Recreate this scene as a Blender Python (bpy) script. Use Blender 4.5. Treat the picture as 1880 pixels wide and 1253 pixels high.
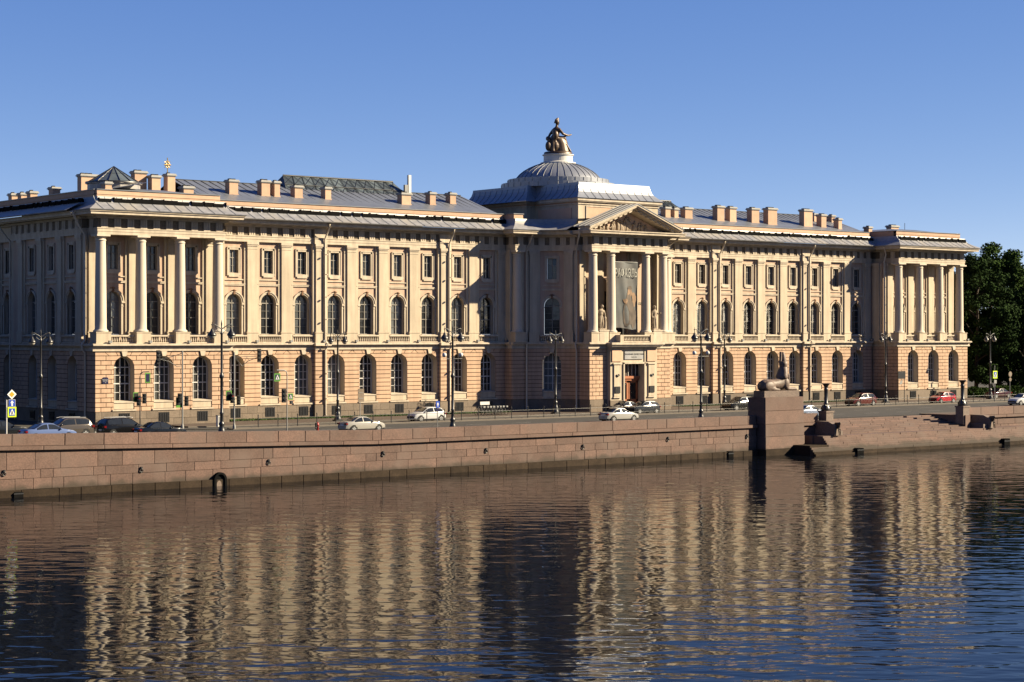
import bpy, bmesh, math, random
import numpy as np
from mathutils import Vector, Matrix
random.seed(7); np.random.seed(7)
R = math.radians
scn = bpy.context.scene
C = scn.collection
for o in list(bpy.data.objects): bpy.data.objects.remove(o)

# ------------------------------------------------------------------ camera, sky, sun, exposure
CX, CY, CZ, YAW, FPX, HOR = -155.31, -179.71, 9.3, 0.6739, 3500.0, 615.1
cam_d = bpy.data.cameras.new('camera'); cam = bpy.data.objects.new('camera', cam_d); C.objects.link(cam)
cam.location = (CX, CY, CZ); cam.rotation_euler = (R(90), 0, -YAW)
cam_d.sensor_width = 36; cam_d.lens = FPX/1880*36; cam_d.shift_y = -(626.5-HOR)/1880
cam_d.clip_start = 1; cam_d.clip_end = 6000
scn.camera = cam
SUN_AZ, SUN_EL = 53.0, 28.0          # azimuth to the right of the facade normal
w = bpy.data.worlds.new('World'); scn.world = w; w.use_nodes = True
nt = w.node_tree
bg = nt.nodes['Background']; sky = nt.nodes.new('ShaderNodeTexSky'); sky.sky_type = 'NISHITA'; sky.sun_disc = False
sky.sun_elevation = R(SUN_EL); sky.sun_rotation = R(180-SUN_AZ)
sky.altitude = 0; sky.air_density = 0.23; sky.dust_density = 0.0; sky.ozone_density = 1.2
sp = nt.nodes.new('ShaderNodeSeparateColor'); cb = nt.nodes.new('ShaderNodeCombineColor'); nt.links.new(sky.outputs[0], sp.inputs[0])   # even colour grade of the whole sky
for ch, ex, k in ((0, 1.1, 1.12), (1, .80, 1.27), (2, .4, 2.36)):
    pw = nt.nodes.new('ShaderNodeMath'); pw.operation = 'POWER'; pw.inputs[1].default_value = ex; nt.links.new(sp.outputs[ch], pw.inputs[0])
    mu = nt.nodes.new('ShaderNodeMath'); mu.operation = 'MULTIPLY'; mu.inputs[1].default_value = k; nt.links.new(pw.outputs[0], mu.inputs[0]); nt.links.new(mu.outputs[0], cb.inputs[ch])
nt.links.new(cb.outputs[0], bg.inputs[0]); bg.inputs[1].default_value = 0.05
sd = bpy.data.lights.new('sun', 'SUN'); so = bpy.data.objects.new('sun', sd); C.objects.link(so)
sd.energy = 5.0; sd.angle = R(0.53); sd.color = (1.0, 0.85, 0.60)
tosun = Vector((math.sin(R(SUN_AZ))*math.cos(R(SUN_EL)), -math.cos(R(SUN_AZ))*math.cos(R(SUN_EL)), math.sin(R(SUN_EL))))
so.rotation_euler = tosun.to_track_quat('Z', 'Y').to_euler(); so.location = tosun*200
vs = scn.view_settings
vs.view_transform = 'Standard'; vs.look = 'None'; vs.gamma = 1.0; vs.use_curve_mapping = False; vs.exposure = 1.9

# ------------------------------------------------------------------ helpers
_c, _s = math.cos(YAW), math.sin(YAW)
def at(px, py, plane, val):
    """point of the place seen at a photograph pixel, at a known plane (x, y or z = val)"""
    X = (px-940)/FPX; zz = (HOR-py)/FPX
    ds = X*_c+_s; dq = -X*_s+_c
    t = {'y': (val-CY)/dq, 'x': (val-CX)/ds, 'z': ((val-CZ)/zz if zz else 1)}[plane]
    return CX+t*ds, CY+t*dq, CZ+t*zz
def ramp(x, y=0):        # the street climbs gently towards the bridge on the left
    return 0.0217*max(0.0, -60-x)

def tag(o, label=None, cat=None, group=None, kind=None):
    if label: o['label'] = label
    if cat: o['category'] = cat
    if group: o['group'] = group
    if kind: o['kind'] = kind
    return o
def empty(name, loc=(0, 0, 0), rz=0, parent=None):
    o = bpy.data.objects.new(name, None); C.objects.link(o); o.location = loc; o.rotation_euler = (0, 0, rz)
    if parent: o.parent = parent
    return o
def link(name, me, parent=None):
    o = bpy.data.objects.new(name, me); C.objects.link(o)
    if parent: o.parent = parent
    return o
def copy_tree(o, parent=None):
    c = o.copy(); C.objects.link(c); c.parent = parent
    for ch in o.children: copy_tree(ch, c)
    return c

class MB:
    def __init__(s): s.v = []; s.f = []; s.sm = []
    def add(s, vs_, fs, smooth=False):
        n = len(s.v); s.v += [tuple(p) for p in vs_]
        for f in fs: s.f.append(tuple(i+n for i in f)); s.sm.append(smooth)
    def quad(s, a, b, c, d): s.add([a, b, c, d], [(0, 1, 2, 3)])
    def box(s, x0, x1, y0, y1, z0, z1):
        s.add([(x0, y0, z0), (x1, y0, z0), (x1, y1, z0), (x0, y1, z0), (x0, y0, z1), (x1, y0, z1), (x1, y1, z1), (x0, y1, z1)],
              [(0, 3, 2, 1), (4, 5, 6, 7), (0, 1, 5, 4), (1, 2, 6, 5), (2, 3, 7, 6), (3, 0, 4, 7)])
    def pbox(s, P, u0, u1, d0, d1, z0, z1, nu=1):
        """box in facade coordinates (u along, d outwards, z up), bent along the run"""
        vs_ = []; fs = []
        for i in range(nu+1):
            u = u0+(u1-u0)*i/nu
            vs_ += [P(u, d0, z0), P(u, d1, z0), P(u, d1, z1), P(u, d0, z1)]
        for i in range(nu):
            a = 4*i
            for k in range(4): fs.append((a+k, a+(k+1) % 4, a+4+(k+1) % 4, a+4+k))
        fs.append((0, 3, 2, 1)); a = 4*nu; fs.append((a, a+1, a+2, a+3))
        s.add(vs_, fs)
    def lathe(s, prof, n=16, c=(0, 0, 0), smooth=True, cap=True, a0=0.0):
        vs_ = []; fs = []
        for r, z in prof:
            for k in range(n):
                a = a0+2*math.pi*k/n; vs_.append((c[0]+r*math.cos(a), c[1]+r*math.sin(a), c[2]+z))
        for i in range(len(prof)-1):
            for k in range(n):
                fs.append((i*n+k, i*n+(k+1) % n, (i+1)*n+(k+1) % n, (i+1)*n+k))
        s.add(vs_, fs, smooth)
        if cap:
            m = (len(prof)-1)*n
            s.add([vs_[k] for k in range(n)], [tuple(range(n))[::-1]]); s.add([vs_[m+k] for k in range(n)], [tuple(range(n))])
    def tube(s, pts, r, n=8, smooth=True):
        pts = [Vector(p) for p in pts]; rs = r if isinstance(r, (list, tuple)) else [r]*len(pts)
        vs_ = []; fs = []
        for i, p in enumerate(pts):
            t = (pts[min(i+1, len(pts)-1)]-pts[max(i-1, 0)]).normalized()
            up = Vector((0, 0, 1)) if abs(t.z) < .9 else Vector((1, 0, 0))
            a = t.cross(up).normalized(); b = t.cross(a).normalized()
            for k in range(n):
                g = 2*math.pi*k/n; vs_.append(tuple(p+(a*math.cos(g)+b*math.sin(g))*rs[i]))
        for i in range(len(pts)-1):
            for k in range(n): fs.append((i*n+k, i*n+(k+1) % n, (i+1)*n+(k+1) % n, (i+1)*n+k))
        s.add(vs_, fs, smooth); m = (len(pts)-1)*n
        s.add(vs_[:n], [tuple(range(n))]); s.add(vs_[m:], [tuple(range(n))[::-1]])
    def ell(s, c, r, n=14, m=9, rot=None):
        vs_ = []; fs = []
        for i in range(m+1):
            ph = math.pi*i/m
            for k in range(n):
                th = 2*math.pi*k/n
                p = Vector((r[0]*math.sin(ph)*math.cos(th), r[1]*math.sin(ph)*math.sin(th), r[2]*math.cos(ph)))
                if rot: p = rot @ p
                vs_.append((c[0]+p.x, c[1]+p.y, c[2]+p.z))
        for i in range(m):
            for k in range(n): fs.append((i*n+k, (i+1)*n+k, (i+1)*n+(k+1) % n, i*n+(k+1) % n))
        s.add(vs_, fs, True)
    def loft(s, rings, smooth=True):
        """closed rings of equal point count"""
        n = len(rings[0]); vs_ = [p for r in rings for p in r]; fs = []
        for i in range(len(rings)-1):
            for k in range(n): fs.append((i*n+k, i*n+(k+1) % n, (i+1)*n+(k+1) % n, (i+1)*n+k))
        s.add(vs_, fs, smooth); m = (len(rings)-1)*n
        s.add(rings[0], [tuple(range(n))[::-1]]); s.add(rings[-1], [tuple(range(n))])
    def prism(s, poly, fn, t0, t1):
        """poly of (a,b) extruded between t0 and t1 through fn(a,b,t)"""
        n = len(poly); vs_ = [fn(a, b, t0) for a, b in poly]+[fn(a, b, t1) for a, b in poly]
        s.add(vs_, [tuple(range(n))[::-1], tuple(range(n, 2*n))]+[(i, (i+1) % n, n+(i+1) % n, n+i) for i in range(n)])
    def mesh(s, name, mat):
        me = bpy.data.meshes.new(name); me.from_pydata(s.v, [], s.f)
        me.polygons.foreach_set('use_smooth', s.sm)
        if mat: me.materials.append(mat)
        me.update(); return me
    def build(s, name, mat, parent=None): return link(name, s.mesh(name, mat), parent)

_unit = {}
def blk(name, mat, parent, c, size, rz=0, bev=0.0):
    """one block: shared bevelled unit mesh, scaled"""
    if mat.name not in _unit:
        m = MB(); b = .5; e = .485
        # softened box
        m.add([(-e, -b, -e), (e, -b, -e), (e, -b, e), (-e, -b, e), (-b, -e+.02, -b), (b, -e+.02, -b), (b, -e+.02, b), (-b, -e+.02, b), (-b, b, -b), (b, b, -b), (b, b, b), (-b, b, b)],
              [(0, 1, 2, 3), (0, 4, 5, 1), (1, 5, 6, 2), (2, 6, 7, 3), (3, 7, 4, 0), (4, 8, 9, 5), (5, 9, 10, 6), (6, 10, 11, 7), (7, 11, 8, 4), (8, 11, 10, 9)])
        _unit[mat.name] = m.mesh('block', mat)
    o = link(name, _unit[mat.name], parent); o.location = c; o.scale = size; o.rotation_euler = (0, 0, rz); return o

def fuse(mb, name, mat, parent=None, voxel=.06, smooth=3):
    me = mb.mesh(name+'_raw', None); t = bpy.data.objects.new('tmp', me); C.objects.link(t)
    md = t.modifiers.new('r', 'REMESH'); md.mode = 'VOXEL'; md.voxel_size = voxel
    if smooth:
        sm = t.modifiers.new('s', 'SMOOTH'); sm.factor = .5; sm.iterations = smooth
    dg = bpy.context.evaluated_depsgraph_get(); dg.update()
    nm = bpy.data.meshes.new_from_object(t.evaluated_get(dg)); nm.name = name
    bpy.data.objects.remove(t); bpy.data.meshes.remove(me)
    nm.materials.clear(); nm.materials.append(mat)
    nm.polygons.foreach_set('use_smooth', [True]*len(nm.polygons)); nm.update()
    return link(name, nm, parent)

def text(name, body, size, mat, parent, loc, rot, ext=.01, align='CENTER', sx=1.0):
    cu = bpy.data.curves.new('t', 'FONT'); cu.body = body; cu.size = size; cu.align_x = align; cu.align_y = 'CENTER'; cu.extrude = ext
    t = bpy.data.objects.new('t', cu); C.objects.link(t)
    dg = bpy.context.evaluated_depsgraph_get(); dg.update()
    me = bpy.data.meshes.new_from_object(t.evaluated_get(dg)); me.name = name
    bpy.data.objects.remove(t); me.materials.clear(); me.materials.append(mat)
    o = link(name, me, parent); o.location = loc; o.rotation_euler = rot; o.scale = (sx, 1, 1); return o

# ------------------------------------------------------------------ materials
def pmat(name, col, var=.12, scale=1.2, rough=.85, bump=0.0, bscale=12., rnd=0.0, metal=0.0, spec=.3, streak=0.0, speck=0.0, tint=None):
    m = bpy.data.materials.new(name); m.use_nodes = True; n = m.node_tree.nodes; L = m.node_tree.links.new
    b = n['Principled BSDF']; b.inputs['Roughness'].default_value = rough; b.inputs['Metallic'].default_value = metal
    b.inputs['Specular IOR Level'].default_value = spec
    geo = n.new('ShaderNodeNewGeometry')
    noi = n.new('ShaderNodeTexNoise'); noi.inputs['Scale'].default_value = scale; noi.inputs['Detail'].default_value = 6; noi.inputs['Roughness'].default_value = .65
    L(geo.outputs['Position'], noi.inputs['Vector'])
    mr = n.new('ShaderNodeMapRange'); mr.inputs[1].default_value = .3; mr.inputs[2].default_value = .7; mr.inputs[3].default_value = 1-var; mr.inputs[4].default_value = 1+var
    L(noi.outputs['Fac'], mr.inputs[0]); val = mr.outputs[0]
    def mul(a, bb):
        q = n.new('ShaderNodeMath'); q.operation = 'MULTIPLY'; L(a, q.inputs[0])
        if isinstance(bb, (int, float)): q.inputs[1].default_value = bb
        else: L(bb, q.inputs[1])
        return q.outputs[0]
    if rnd:
        oi = n.new('ShaderNodeObjectInfo'); m2 = n.new('ShaderNodeMapRange'); m2.inputs[3].default_value = 1-rnd; m2.inputs[4].default_value = 1+rnd
        L(oi.outputs['Random'], m2.inputs[0]); val = mul(val, m2.outputs[0])
    if streak:
        mp = n.new('ShaderNodeMapping'); mp.inputs['Scale'].default_value = (1.6, 1.6, .12); L(geo.outputs['Position'], mp.inputs[0])
        n2 = n.new('ShaderNodeTexNoise'); n2.inputs['Scale'].default_value = 1.3; n2.inputs['Detail'].default_value = 5; L(mp.outputs[0], n2.inputs['Vector'])
        m3 = n.new('ShaderNodeMapRange'); m3.inputs[1].default_value = .38; m3.inputs[2].default_value = .62; m3.inputs[3].default_value = 1-streak; m3.inputs[4].default_value = 1.0
        L(n2.outputs['Fac'], m3.inputs[0]); val = mul(val, m3.outputs[0])
    if speck:
        n4 = n.new('ShaderNodeTexNoise'); n4.inputs['Scale'].default_value = 9; n4.inputs['Detail'].default_value = 2; L(geo.outputs['Position'], n4.inputs['Vector'])
        m4 = n.new('ShaderNodeMapRange'); m4.inputs[1].default_value = .35; m4.inputs[2].default_value = .75; m4.inputs[3].default_value = 1-speck; m4.inputs[4].default_value = 1+speck
        L(n4.outputs['Fac'], m4.inputs[0]); val = mul(val, m4.outputs[0])
    mx = n.new('ShaderNodeVectorMath'); mx.operation = 'SCALE'; mx.inputs[0].default_value = col; L(val, mx.inputs['Scale'])
    out = mx.outputs[0]
    if tint:
        n5 = n.new('ShaderNodeTexNoise'); n5.inputs['Scale'].default_value = scale*.45; n5.inputs['Detail'].default_value = 4; L(geo.outputs['Position'], n5.inputs['Vector'])
        m5 = n.new('ShaderNodeMapRange'); m5.inputs[1].default_value = .45; m5.inputs[2].default_value = .7; L(n5.outputs['Fac'], m5.inputs[0])
        mixn = n.new('ShaderNodeMix'); mixn.data_type = 'RGBA'; L(m5.outputs[0], mixn.inputs[0]); L(out, mixn.inputs[6]); mixn.inputs[7].default_value = (*tint, 1); out = mixn.outputs[2]
    L(out, b.inputs['Base Color'])
    if bump:
        n6 = n.new('ShaderNodeTexNoise'); n6.inputs['Scale'].default_value = bscale; n6.inputs['Detail'].default_value = 5; L(geo.outputs['Position'], n6.inputs['Vector'])
        bp = n.new('ShaderNodeBump'); bp.inputs['Distance'].default_value = bump; bp.inputs['Strength'].default_value = 1; L(n6.outputs['Fac'], bp.inputs['Height']); L(bp.outputs[0], b.inputs['Normal'])
    return m

M = {}
M['rustic'] = pmat('peach_stucco_stone', (0.3320, 0.2220, 0.1490), var=.10, scale=.8, rnd=.05, streak=.17)
M['joint'] = pmat('dark_joint', (0.100, 0.062, 0.040), var=.1)
M['panel'] = pmat('orange_stucco', (0.3250, 0.2290, 0.1680), var=.10, scale=.6, streak=.17)
M['cream'] = pmat('cream_stucco', (0.3350, 0.2780, 0.2060), var=.09, scale=.7, streak=.20)
M['trim'] = pmat('pale_trim', (0.3450, 0.2920, 0.2260), var=.10, scale=1.1, streak=.20)
M['column'] = pmat('column_stucco', (0.3600, 0.3120, 0.2520), var=.05, scale=.8, streak=.10)
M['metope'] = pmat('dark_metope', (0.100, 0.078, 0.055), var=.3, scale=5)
M['plinth'] = pmat('grey_brown_plinth', (0.1148, 0.0892, 0.0663), var=.14, scale=1.2, rnd=.12, speck=.15)
M['skirt'] = pmat('zinc_skirt', (0.1650, 0.1650, 0.1750), var=.22, scale=.9, rough=.5, metal=.0, spec=.5, streak=.2, tint=(.19, .175, .155))
M['roof'] = pmat('grey_roof_metal', (0.0850, 0.0935, 0.1105), var=.15, scale=.5, rough=.42, spec=.6, streak=.1)
M['dome'] = pmat('dome_zinc', (0.1708, 0.1810, 0.2049), var=.10, scale=.6, rough=.42, metal=.35, spec=.5, rnd=.06)
M['seam'] = pmat('dark_seam', (.022, .023, .026), var=.2, rough=.7, spec=.2)
M['gutter'] = pmat('black_gutter', (.006, .006, .006), var=.2, rough=1.0, spec=.02)
M['chimney'] = pmat('chimney_stucco', (0.3250, 0.2130, 0.1460), var=.10, scale=1.3, rnd=.10)
M['cap'] = pmat('chimney_cap', (0.200, 0.195, 0.185), var=.15, rough=.6)
M['soot'] = pmat('soot', (.012, .012, .012), rough=.9)
M['granite'] = pmat('pink_granite', (0.0890, 0.0535, 0.0415), var=.16, scale=.9, rnd=.20, speck=.22, rough=.8, bump=.01, bscale=6, tint=(.088, .060, .049))
def wetline(m, zl):
    n = m.node_tree.nodes; L = m.node_tree.links.new; b = n['Principled BSDF']; src = b.inputs['Base Color'].links[0].from_socket
    g = n.new('ShaderNodeNewGeometry'); sx = n.new('ShaderNodeSeparateXYZ'); L(g.outputs['Position'], sx.inputs[0])
    t = n.new('ShaderNodeTexNoise'); t.inputs['Scale'].default_value = .7; t.inputs['Detail'].default_value = 6; L(g.outputs['Position'], t.inputs['Vector'])
    a = n.new('ShaderNodeMath'); a.operation = 'MULTIPLY_ADD'; a.inputs[1].default_value = 1.1; L(t.outputs['Fac'], a.inputs[0]); L(sx.outputs['Z'], a.inputs[2])
    r = n.new('ShaderNodeMapRange'); r.inputs[1].default_value = zl+.45; r.inputs[2].default_value = zl+.85; r.inputs[3].default_value = 0; r.inputs[4].default_value = 1; L(a.outputs[0], r.inputs[0])
    mx = n.new('ShaderNodeMix'); mx.data_type = 'RGBA'; L(r.outputs[0], mx.inputs[0]); mx.inputs[6].default_value = (.034, .024, .017, 1); L(src, mx.inputs[7]); L(mx.outputs[2], b.inputs['Base Color'])
wetline(M['granite'], -2.5)
M['wet'] = pmat('wet_granite', (0.0260, 0.0180, 0.0120), var=.3, scale=1.2, rnd=.2, rough=.85, speck=.2, spec=.1)
M['greygranite'] = pmat('grey_granite', (0.1125, 0.0825, 0.0660), var=.15, scale=1.5, speck=.25, rough=.7, bump=.008)
M['sphinx'] = pmat('syenite', (0.0918, 0.0639, 0.0503), var=.22, scale=2.2, speck=.25, rough=.55, bump=.015, bscale=7)
M['statue'] = pmat('statue_stone', (0.190, 0.150, 0.108), var=.3, scale=2.4, rough=.8)
M['bronze'] = pmat('bronze', (0.0450, 0.0260, 0.0150), var=.3, scale=2, rough=.45, metal=.35, spec=.5)
M['iron'] = pmat('black_iron', (.008, .008, .009), var=.2, rough=.4, spec=.5)
M['steel'] = pmat('grey_steel', (0.120, 0.120, 0.116), var=.1, rough=.5, spec=.5)
M['pipe'] = pmat('painted_pipe', (0.360, 0.315, 0.250), var=.08, rough=.5)
M['wood'] = pmat('brown_door', (0.2200, 0.0750, 0.0300), var=.18, scale=3, rough=.5)
M['darkwood'] = pmat('dark_door', (.03, .016, .01), var=.2, rough=.5)
M['frame'] = pmat('window_frame', (0.1600, 0.1480, 0.1300), var=.06, rough=.6)
M['white'] = pmat('white_paint', (0.3825, 0.3740, 0.3570), var=.05, rough=.5)
M['asphalt'] = pmat('asphalt', (0.0255, 0.0238, 0.0221), var=.18, scale=.6, rough=.9, speck=.1)
M['paving'] = pmat('brown_paving', (0.0527, 0.0374, 0.0281), var=.18, scale=.5, rough=.9, speck=.1)
M['kerb'] = pmat('granite_kerb', (0.0850, 0.0723, 0.0595), var=.15, rough=.85)
M['earth'] = pmat('ground_earth', (0.030, 0.026, 0.018), var=.3, scale=.3, rough=.95)
M['mark'] = pmat('road_paint', (0.220, 0.210, 0.200), var=.2, scale=2)
M['grass'] = pmat('lawn_grass', (0.026, 0.050, 0.008), var=.35, scale=3, rough=.9)
M['leaf'] = pmat('leaves', (0.0200, 0.0370, 0.0070), var=.5, scale=.45, rough=.9, spec=.05)
M['leaf2'] = pmat('leaves_dark', (0.0130, 0.0260, 0.0060), var=.45, scale=.5, rough=.9, spec=.05)
M['bark'] = pmat('bark', (0.030, 0.022, 0.016), var=.3, rough=.95)
M['gold'] = pmat('gilding', (0.400, 0.270, 0.090), var=.1, rough=.3, metal=.9)
M['banner'] = pmat('banner_cloth', (0.0620, 0.0660, 0.0660), var=.3, scale=.45, rough=.8, tint=(.085, .074, .066))
M['print'] = pmat('banner_print_flesh', (0.1400, 0.0880, 0.0520), var=.35, scale=1.3, rough=.8)
M['print2'] = pmat('banner_print_brown', (0.0550, 0.0420, 0.0320), var=.35, scale=1.2, rough=.8)
M['letter'] = pmat('banner_letters', (0.2100, 0.2100, 0.1900), var=.1)
M['blue'] = pmat('sign_blue', (0.008, 0.035, 0.240), var=.03, rough=.4)
M['orange'] = pmat('sign_orange', (0.450, 0.190, 0.010), var=.02, rough=.4)
M['lime'] = pmat('sign_lime', (0.340, 0.460, 0.010), var=.03, rough=.4)
M['green'] = pmat('sign_green', (0.045, 0.150, 0.013), var=.05, rough=.5)
M['signwhite'] = pmat('sign_white', (0.460, 0.460, 0.450), var=.02, rough=.4)
M['black'] = pmat('black_plastic', (.006, .006, .007), var=.1, rough=.4)
M['redlamp'] = pmat('red_lamp', (.35, .02, .015), var=.05, rough=.3)
M['red'] = pmat('red_paint', (0.200, 0.015, 0.015), var=.05, rough=.4)
M['navy'] = pmat('navy_enamel', (.012, .012, .035), var=.05, rough=.3)
M['globe'] = pmat('lamp_globe', (0.250, 0.235, 0.200), var=.05, rough=.15, spec=.6)
M['tyre'] = pmat('tyre', (.008, .008, .008), var=.1, rough=.8)
M['rim'] = pmat('alloy_rim', (0.300, 0.300, 0.300), var=.05, rough=.3, metal=.5)
M['tail'] = pmat('tail_light', (0.1000, 0.0040, 0.0040), var=.05, rough=.2)
M['head'] = pmat('head_light', (0.380, 0.380, 0.370), var=.03, rough=.1)
def glassmat(name, col, rough=.06, rnd=0.5, wob=.004):
    m = pmat(name, col, var=.25, scale=.7, rough=rough, rnd=rnd, spec=.5)
    n = m.node_tree.nodes; L = m.node_tree.links.new
    g = n.new('ShaderNodeNewGeometry'); t = n.new('ShaderNodeTexNoise'); t.inputs['Scale'].default_value = 1.1; t.inputs['Detail'].default_value = 2
    L(g.outputs['Position'], t.inputs['Vector']); b = n.new('ShaderNodeBump'); b.inputs['Distance'].default_value = wob; L(t.outputs['Fac'], b.inputs['Height'])
    L(b.outputs[0], n['Principled BSDF'].inputs['Normal']); return m
M['glass'] = glassmat('window_glass', (.016, .017, .018))
M['glasslit'] = glassmat('curtained_glass', (.075, .080, .080), rnd=.6)
M['glassmid'] = glassmat('half_curtained_glass', (.030, .031, .030), rnd=.5)
M['glasspale'] = glassmat('blind_glass', (.095, .097, .092), rnd=.4)
M['carglass'] = glassmat('car_glass', (.012, .014, .017), rnd=.1, wob=0)
M['skyglass'] = glassmat('skylight_glass', (.05, .06, .062), rough=.2, rnd=.45, wob=.01)
# water
wm = bpy.data.materials.new('river_water'); wm.use_nodes = True; n = wm.node_tree.nodes; L = wm.node_tree.links.new
b = n['Principled BSDF']; b.inputs['Base Color'].default_value = (.0018, .0024, .004, 1); b.inputs['Roughness'].default_value = .04; b.inputs['IOR'].default_value = 1.13
g = n.new('ShaderNodeNewGeometry')
mp = n.new('ShaderNodeMapping'); mp.inputs['Rotation'].default_value = (0, 0, YAW); L(g.outputs['Position'], mp.inputs[0])
mp2 = n.new('ShaderNodeMapping'); mp2.inputs['Scale'].default_value = (.55, 1.0, 1); L(mp.outputs[0], mp2.inputs[0])
prev = None
for sc_, dist, det in ((.06, .05, 1), (.68, .042, 0), (1.65, .022, 1)):
    t = n.new('ShaderNodeTexNoise'); t.inputs['Scale'].default_value = sc_; t.inputs['Detail'].default_value = det; t.inputs['Roughness'].default_value = .5; L(mp2.outputs[0], t.inputs['Vector'])
    bp = n.new('ShaderNodeBump'); bp.inputs['Distance'].default_value = dist; L(t.outputs['Fac'], bp.inputs['Height'])
    if prev: L(prev.outputs[0], bp.inputs['Normal'])
    prev = bp
L(prev.outputs[0], b.inputs['Normal'])
M['water'] = wm

# ------------------------------------------------------------------ the setting
def sheet(name, pts, mat, kind='structure', nx=1):
    m = MB(); m.add(pts, [tuple(range(len(pts)))]); o = m.build(name, mat); tag(o, kind=kind); return o
WY, WZ = -41.3, -3.2          # embankment wall plane and water level
o = sheet('river_water', [(-700, -1500, WZ), (900, -1500, WZ), (900, WY+.6, WZ), (-700, WY+.6, WZ)], M['water'])
tag(o, 'dark rippled river water reflecting the building', 'water')
def strip(name, y0, y1, z, mat, x0=-300., x1=600., label=None, cat=None):
    xs = [x0]+[x for x in (-200, -150, -120, -60) if x0 < x < x1]+[x1]
    m = MB()
    for a, b_ in zip(xs, xs[1:]): m.quad((a, y0, z+ramp(a)), (b_, y0, z+ramp(b_)), (b_, y1, z+ramp(b_)), (a, y1, z+ramp(a)))
    o = m.build(name, mat); tag(o, label, cat, kind='structure'); return o
m = MB()    # ground sheet, cut open where the landing steps go down to the river
def gq(x0, x1, y0, y1):
    m.quad((x0, y0, -.03+ramp(x0)), (x1, y0, -.03+ramp(x1)), (x1, y1, -.03+ramp(x1)), (x0, y1, -.03+ramp(x0)))
gq(-400, -200, WY+.4, 2500)
for a, b_ in ((-200, -60), (-60, -1.6), (20.6, 700)): gq(a, b_, WY+.4, 2500)
gq(-1.6, 20.6, -36.8, 2500)
tag(m.build('ground', M['earth']), 'bare ground around the streets and building', 'ground', kind='structure')
strip('road', -35.6, -16.6, 0.0, M['asphalt'], label='asphalt carriageway along the embankment', cat='road')
strip('service_lane', -15.4, -11.2, 0.01, M['asphalt'], x0=-300, label='narrow asphalt parking lane in front of the building', cat='road')
strip('pavement_strip', -11.0, -4.0, .12, M['paving'], x0=-62, x1=120, label='brown pavement in front of the building', cat='pavement')
strip('pavement_building_edge', -4.0, 0.2, .115, M['paving'], x0=-52, x1=52, label='brown pavement edge beside the lawn', cat='pavement')
strip('median_strip', -16.4, -15.6, .10, M['kerb'], x0=-60, x1=300, label='raised granite median under the railing', cat='pavement')
for nm, ya, yb, xa, xb in (('river_pavement', WY+.5, -35.8, -300, -1.6), ('river_pavement', WY+.5, -35.8, 20.6, 400)):
    strip(nm, ya, yb, .12, M['paving'], x0=xa, x1=xb, label='brown pavement behind the granite parapet '+('left of the steps' if xa < -10 else 'right of the steps'), cat='pavement')
m = MB()
for (y0, y1, xa, xb) in ((-35.8, -35.6, -300, -1.6), (-35.8, -35.6, 20.6, 400), (-16.6, -16.4, -60, 300), (-15.6, -15.4, -60, 300), (-11.2, -11.0, -62, 120)):
    for a, b_ in ((xa, max(xa, -60)), (max(xa, -60), xb)):
        if b_ > a:
            za, zb = ramp(a), ramp(b_); 
            m.add([(a, y0, za-.1), (b_, y0, zb-.1), (b_, y1, zb-.1), (a, y1, za-.1), (a, y0, za+.13), (b_, y0, zb+.13), (b_, y1, zb+.13), (a, y1, za+.13)],
                  [(4, 5, 6, 7), (0, 1, 5, 4), (1, 2, 6, 5), (2, 3, 7, 6), (3, 0, 4, 7)])
tag(m.build('kerb', M['kerb']), 'granite kerbs along the carriageway', 'kerb', kind='structure')
m = MB()
for yl in (-29.5, -22.8):
    for k in range(-14, 40): m.quad((k*6., yl, .006), (k*6+2.6, yl, .006), (k*6+2.6, yl+.14, .006), (k*6., yl+.14, .006)) if k*6 > -59 else None
tag(m.build('lane_marking', M['mark']), 'white dashed lane lines on the carriageway', 'road marking', kind='structure')
for xa, xb, lb in ((-52.4, -14.0, 'left of the portico'), (14.0, 52.4, 'right of the portico')):
    tag(sheet('lawn', [(xa, -3.0, .125), (xb, -3.0, .125), (xb, -.25, .16), (xa, -.25, .16)], M['earth']), 'soil bed of the lawn strip '+lb, 'lawn')
    N = 9000; m = MB()
    X = np.random.uniform(xa, xb, N); Y = np.random.uniform(-3.0, -.3, N)
    for x, y in zip(X, Y):
        a = random.random()*6.3; h = random.uniform(.05, .16); dx, dy = math.cos(a)*.05, math.sin(a)*.05
        m.add([(x-dx, y-dy, .12), (x+dx, y+dy, .12), (x+random.uniform(-.05, .05), y+random.uniform(-.05, .05), .14+h)], [(0, 1, 2)])
    tag(m.build('grass', M['grass']), 'green lawn grass along the building '+lb, 'grass', kind='stuff')

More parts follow.
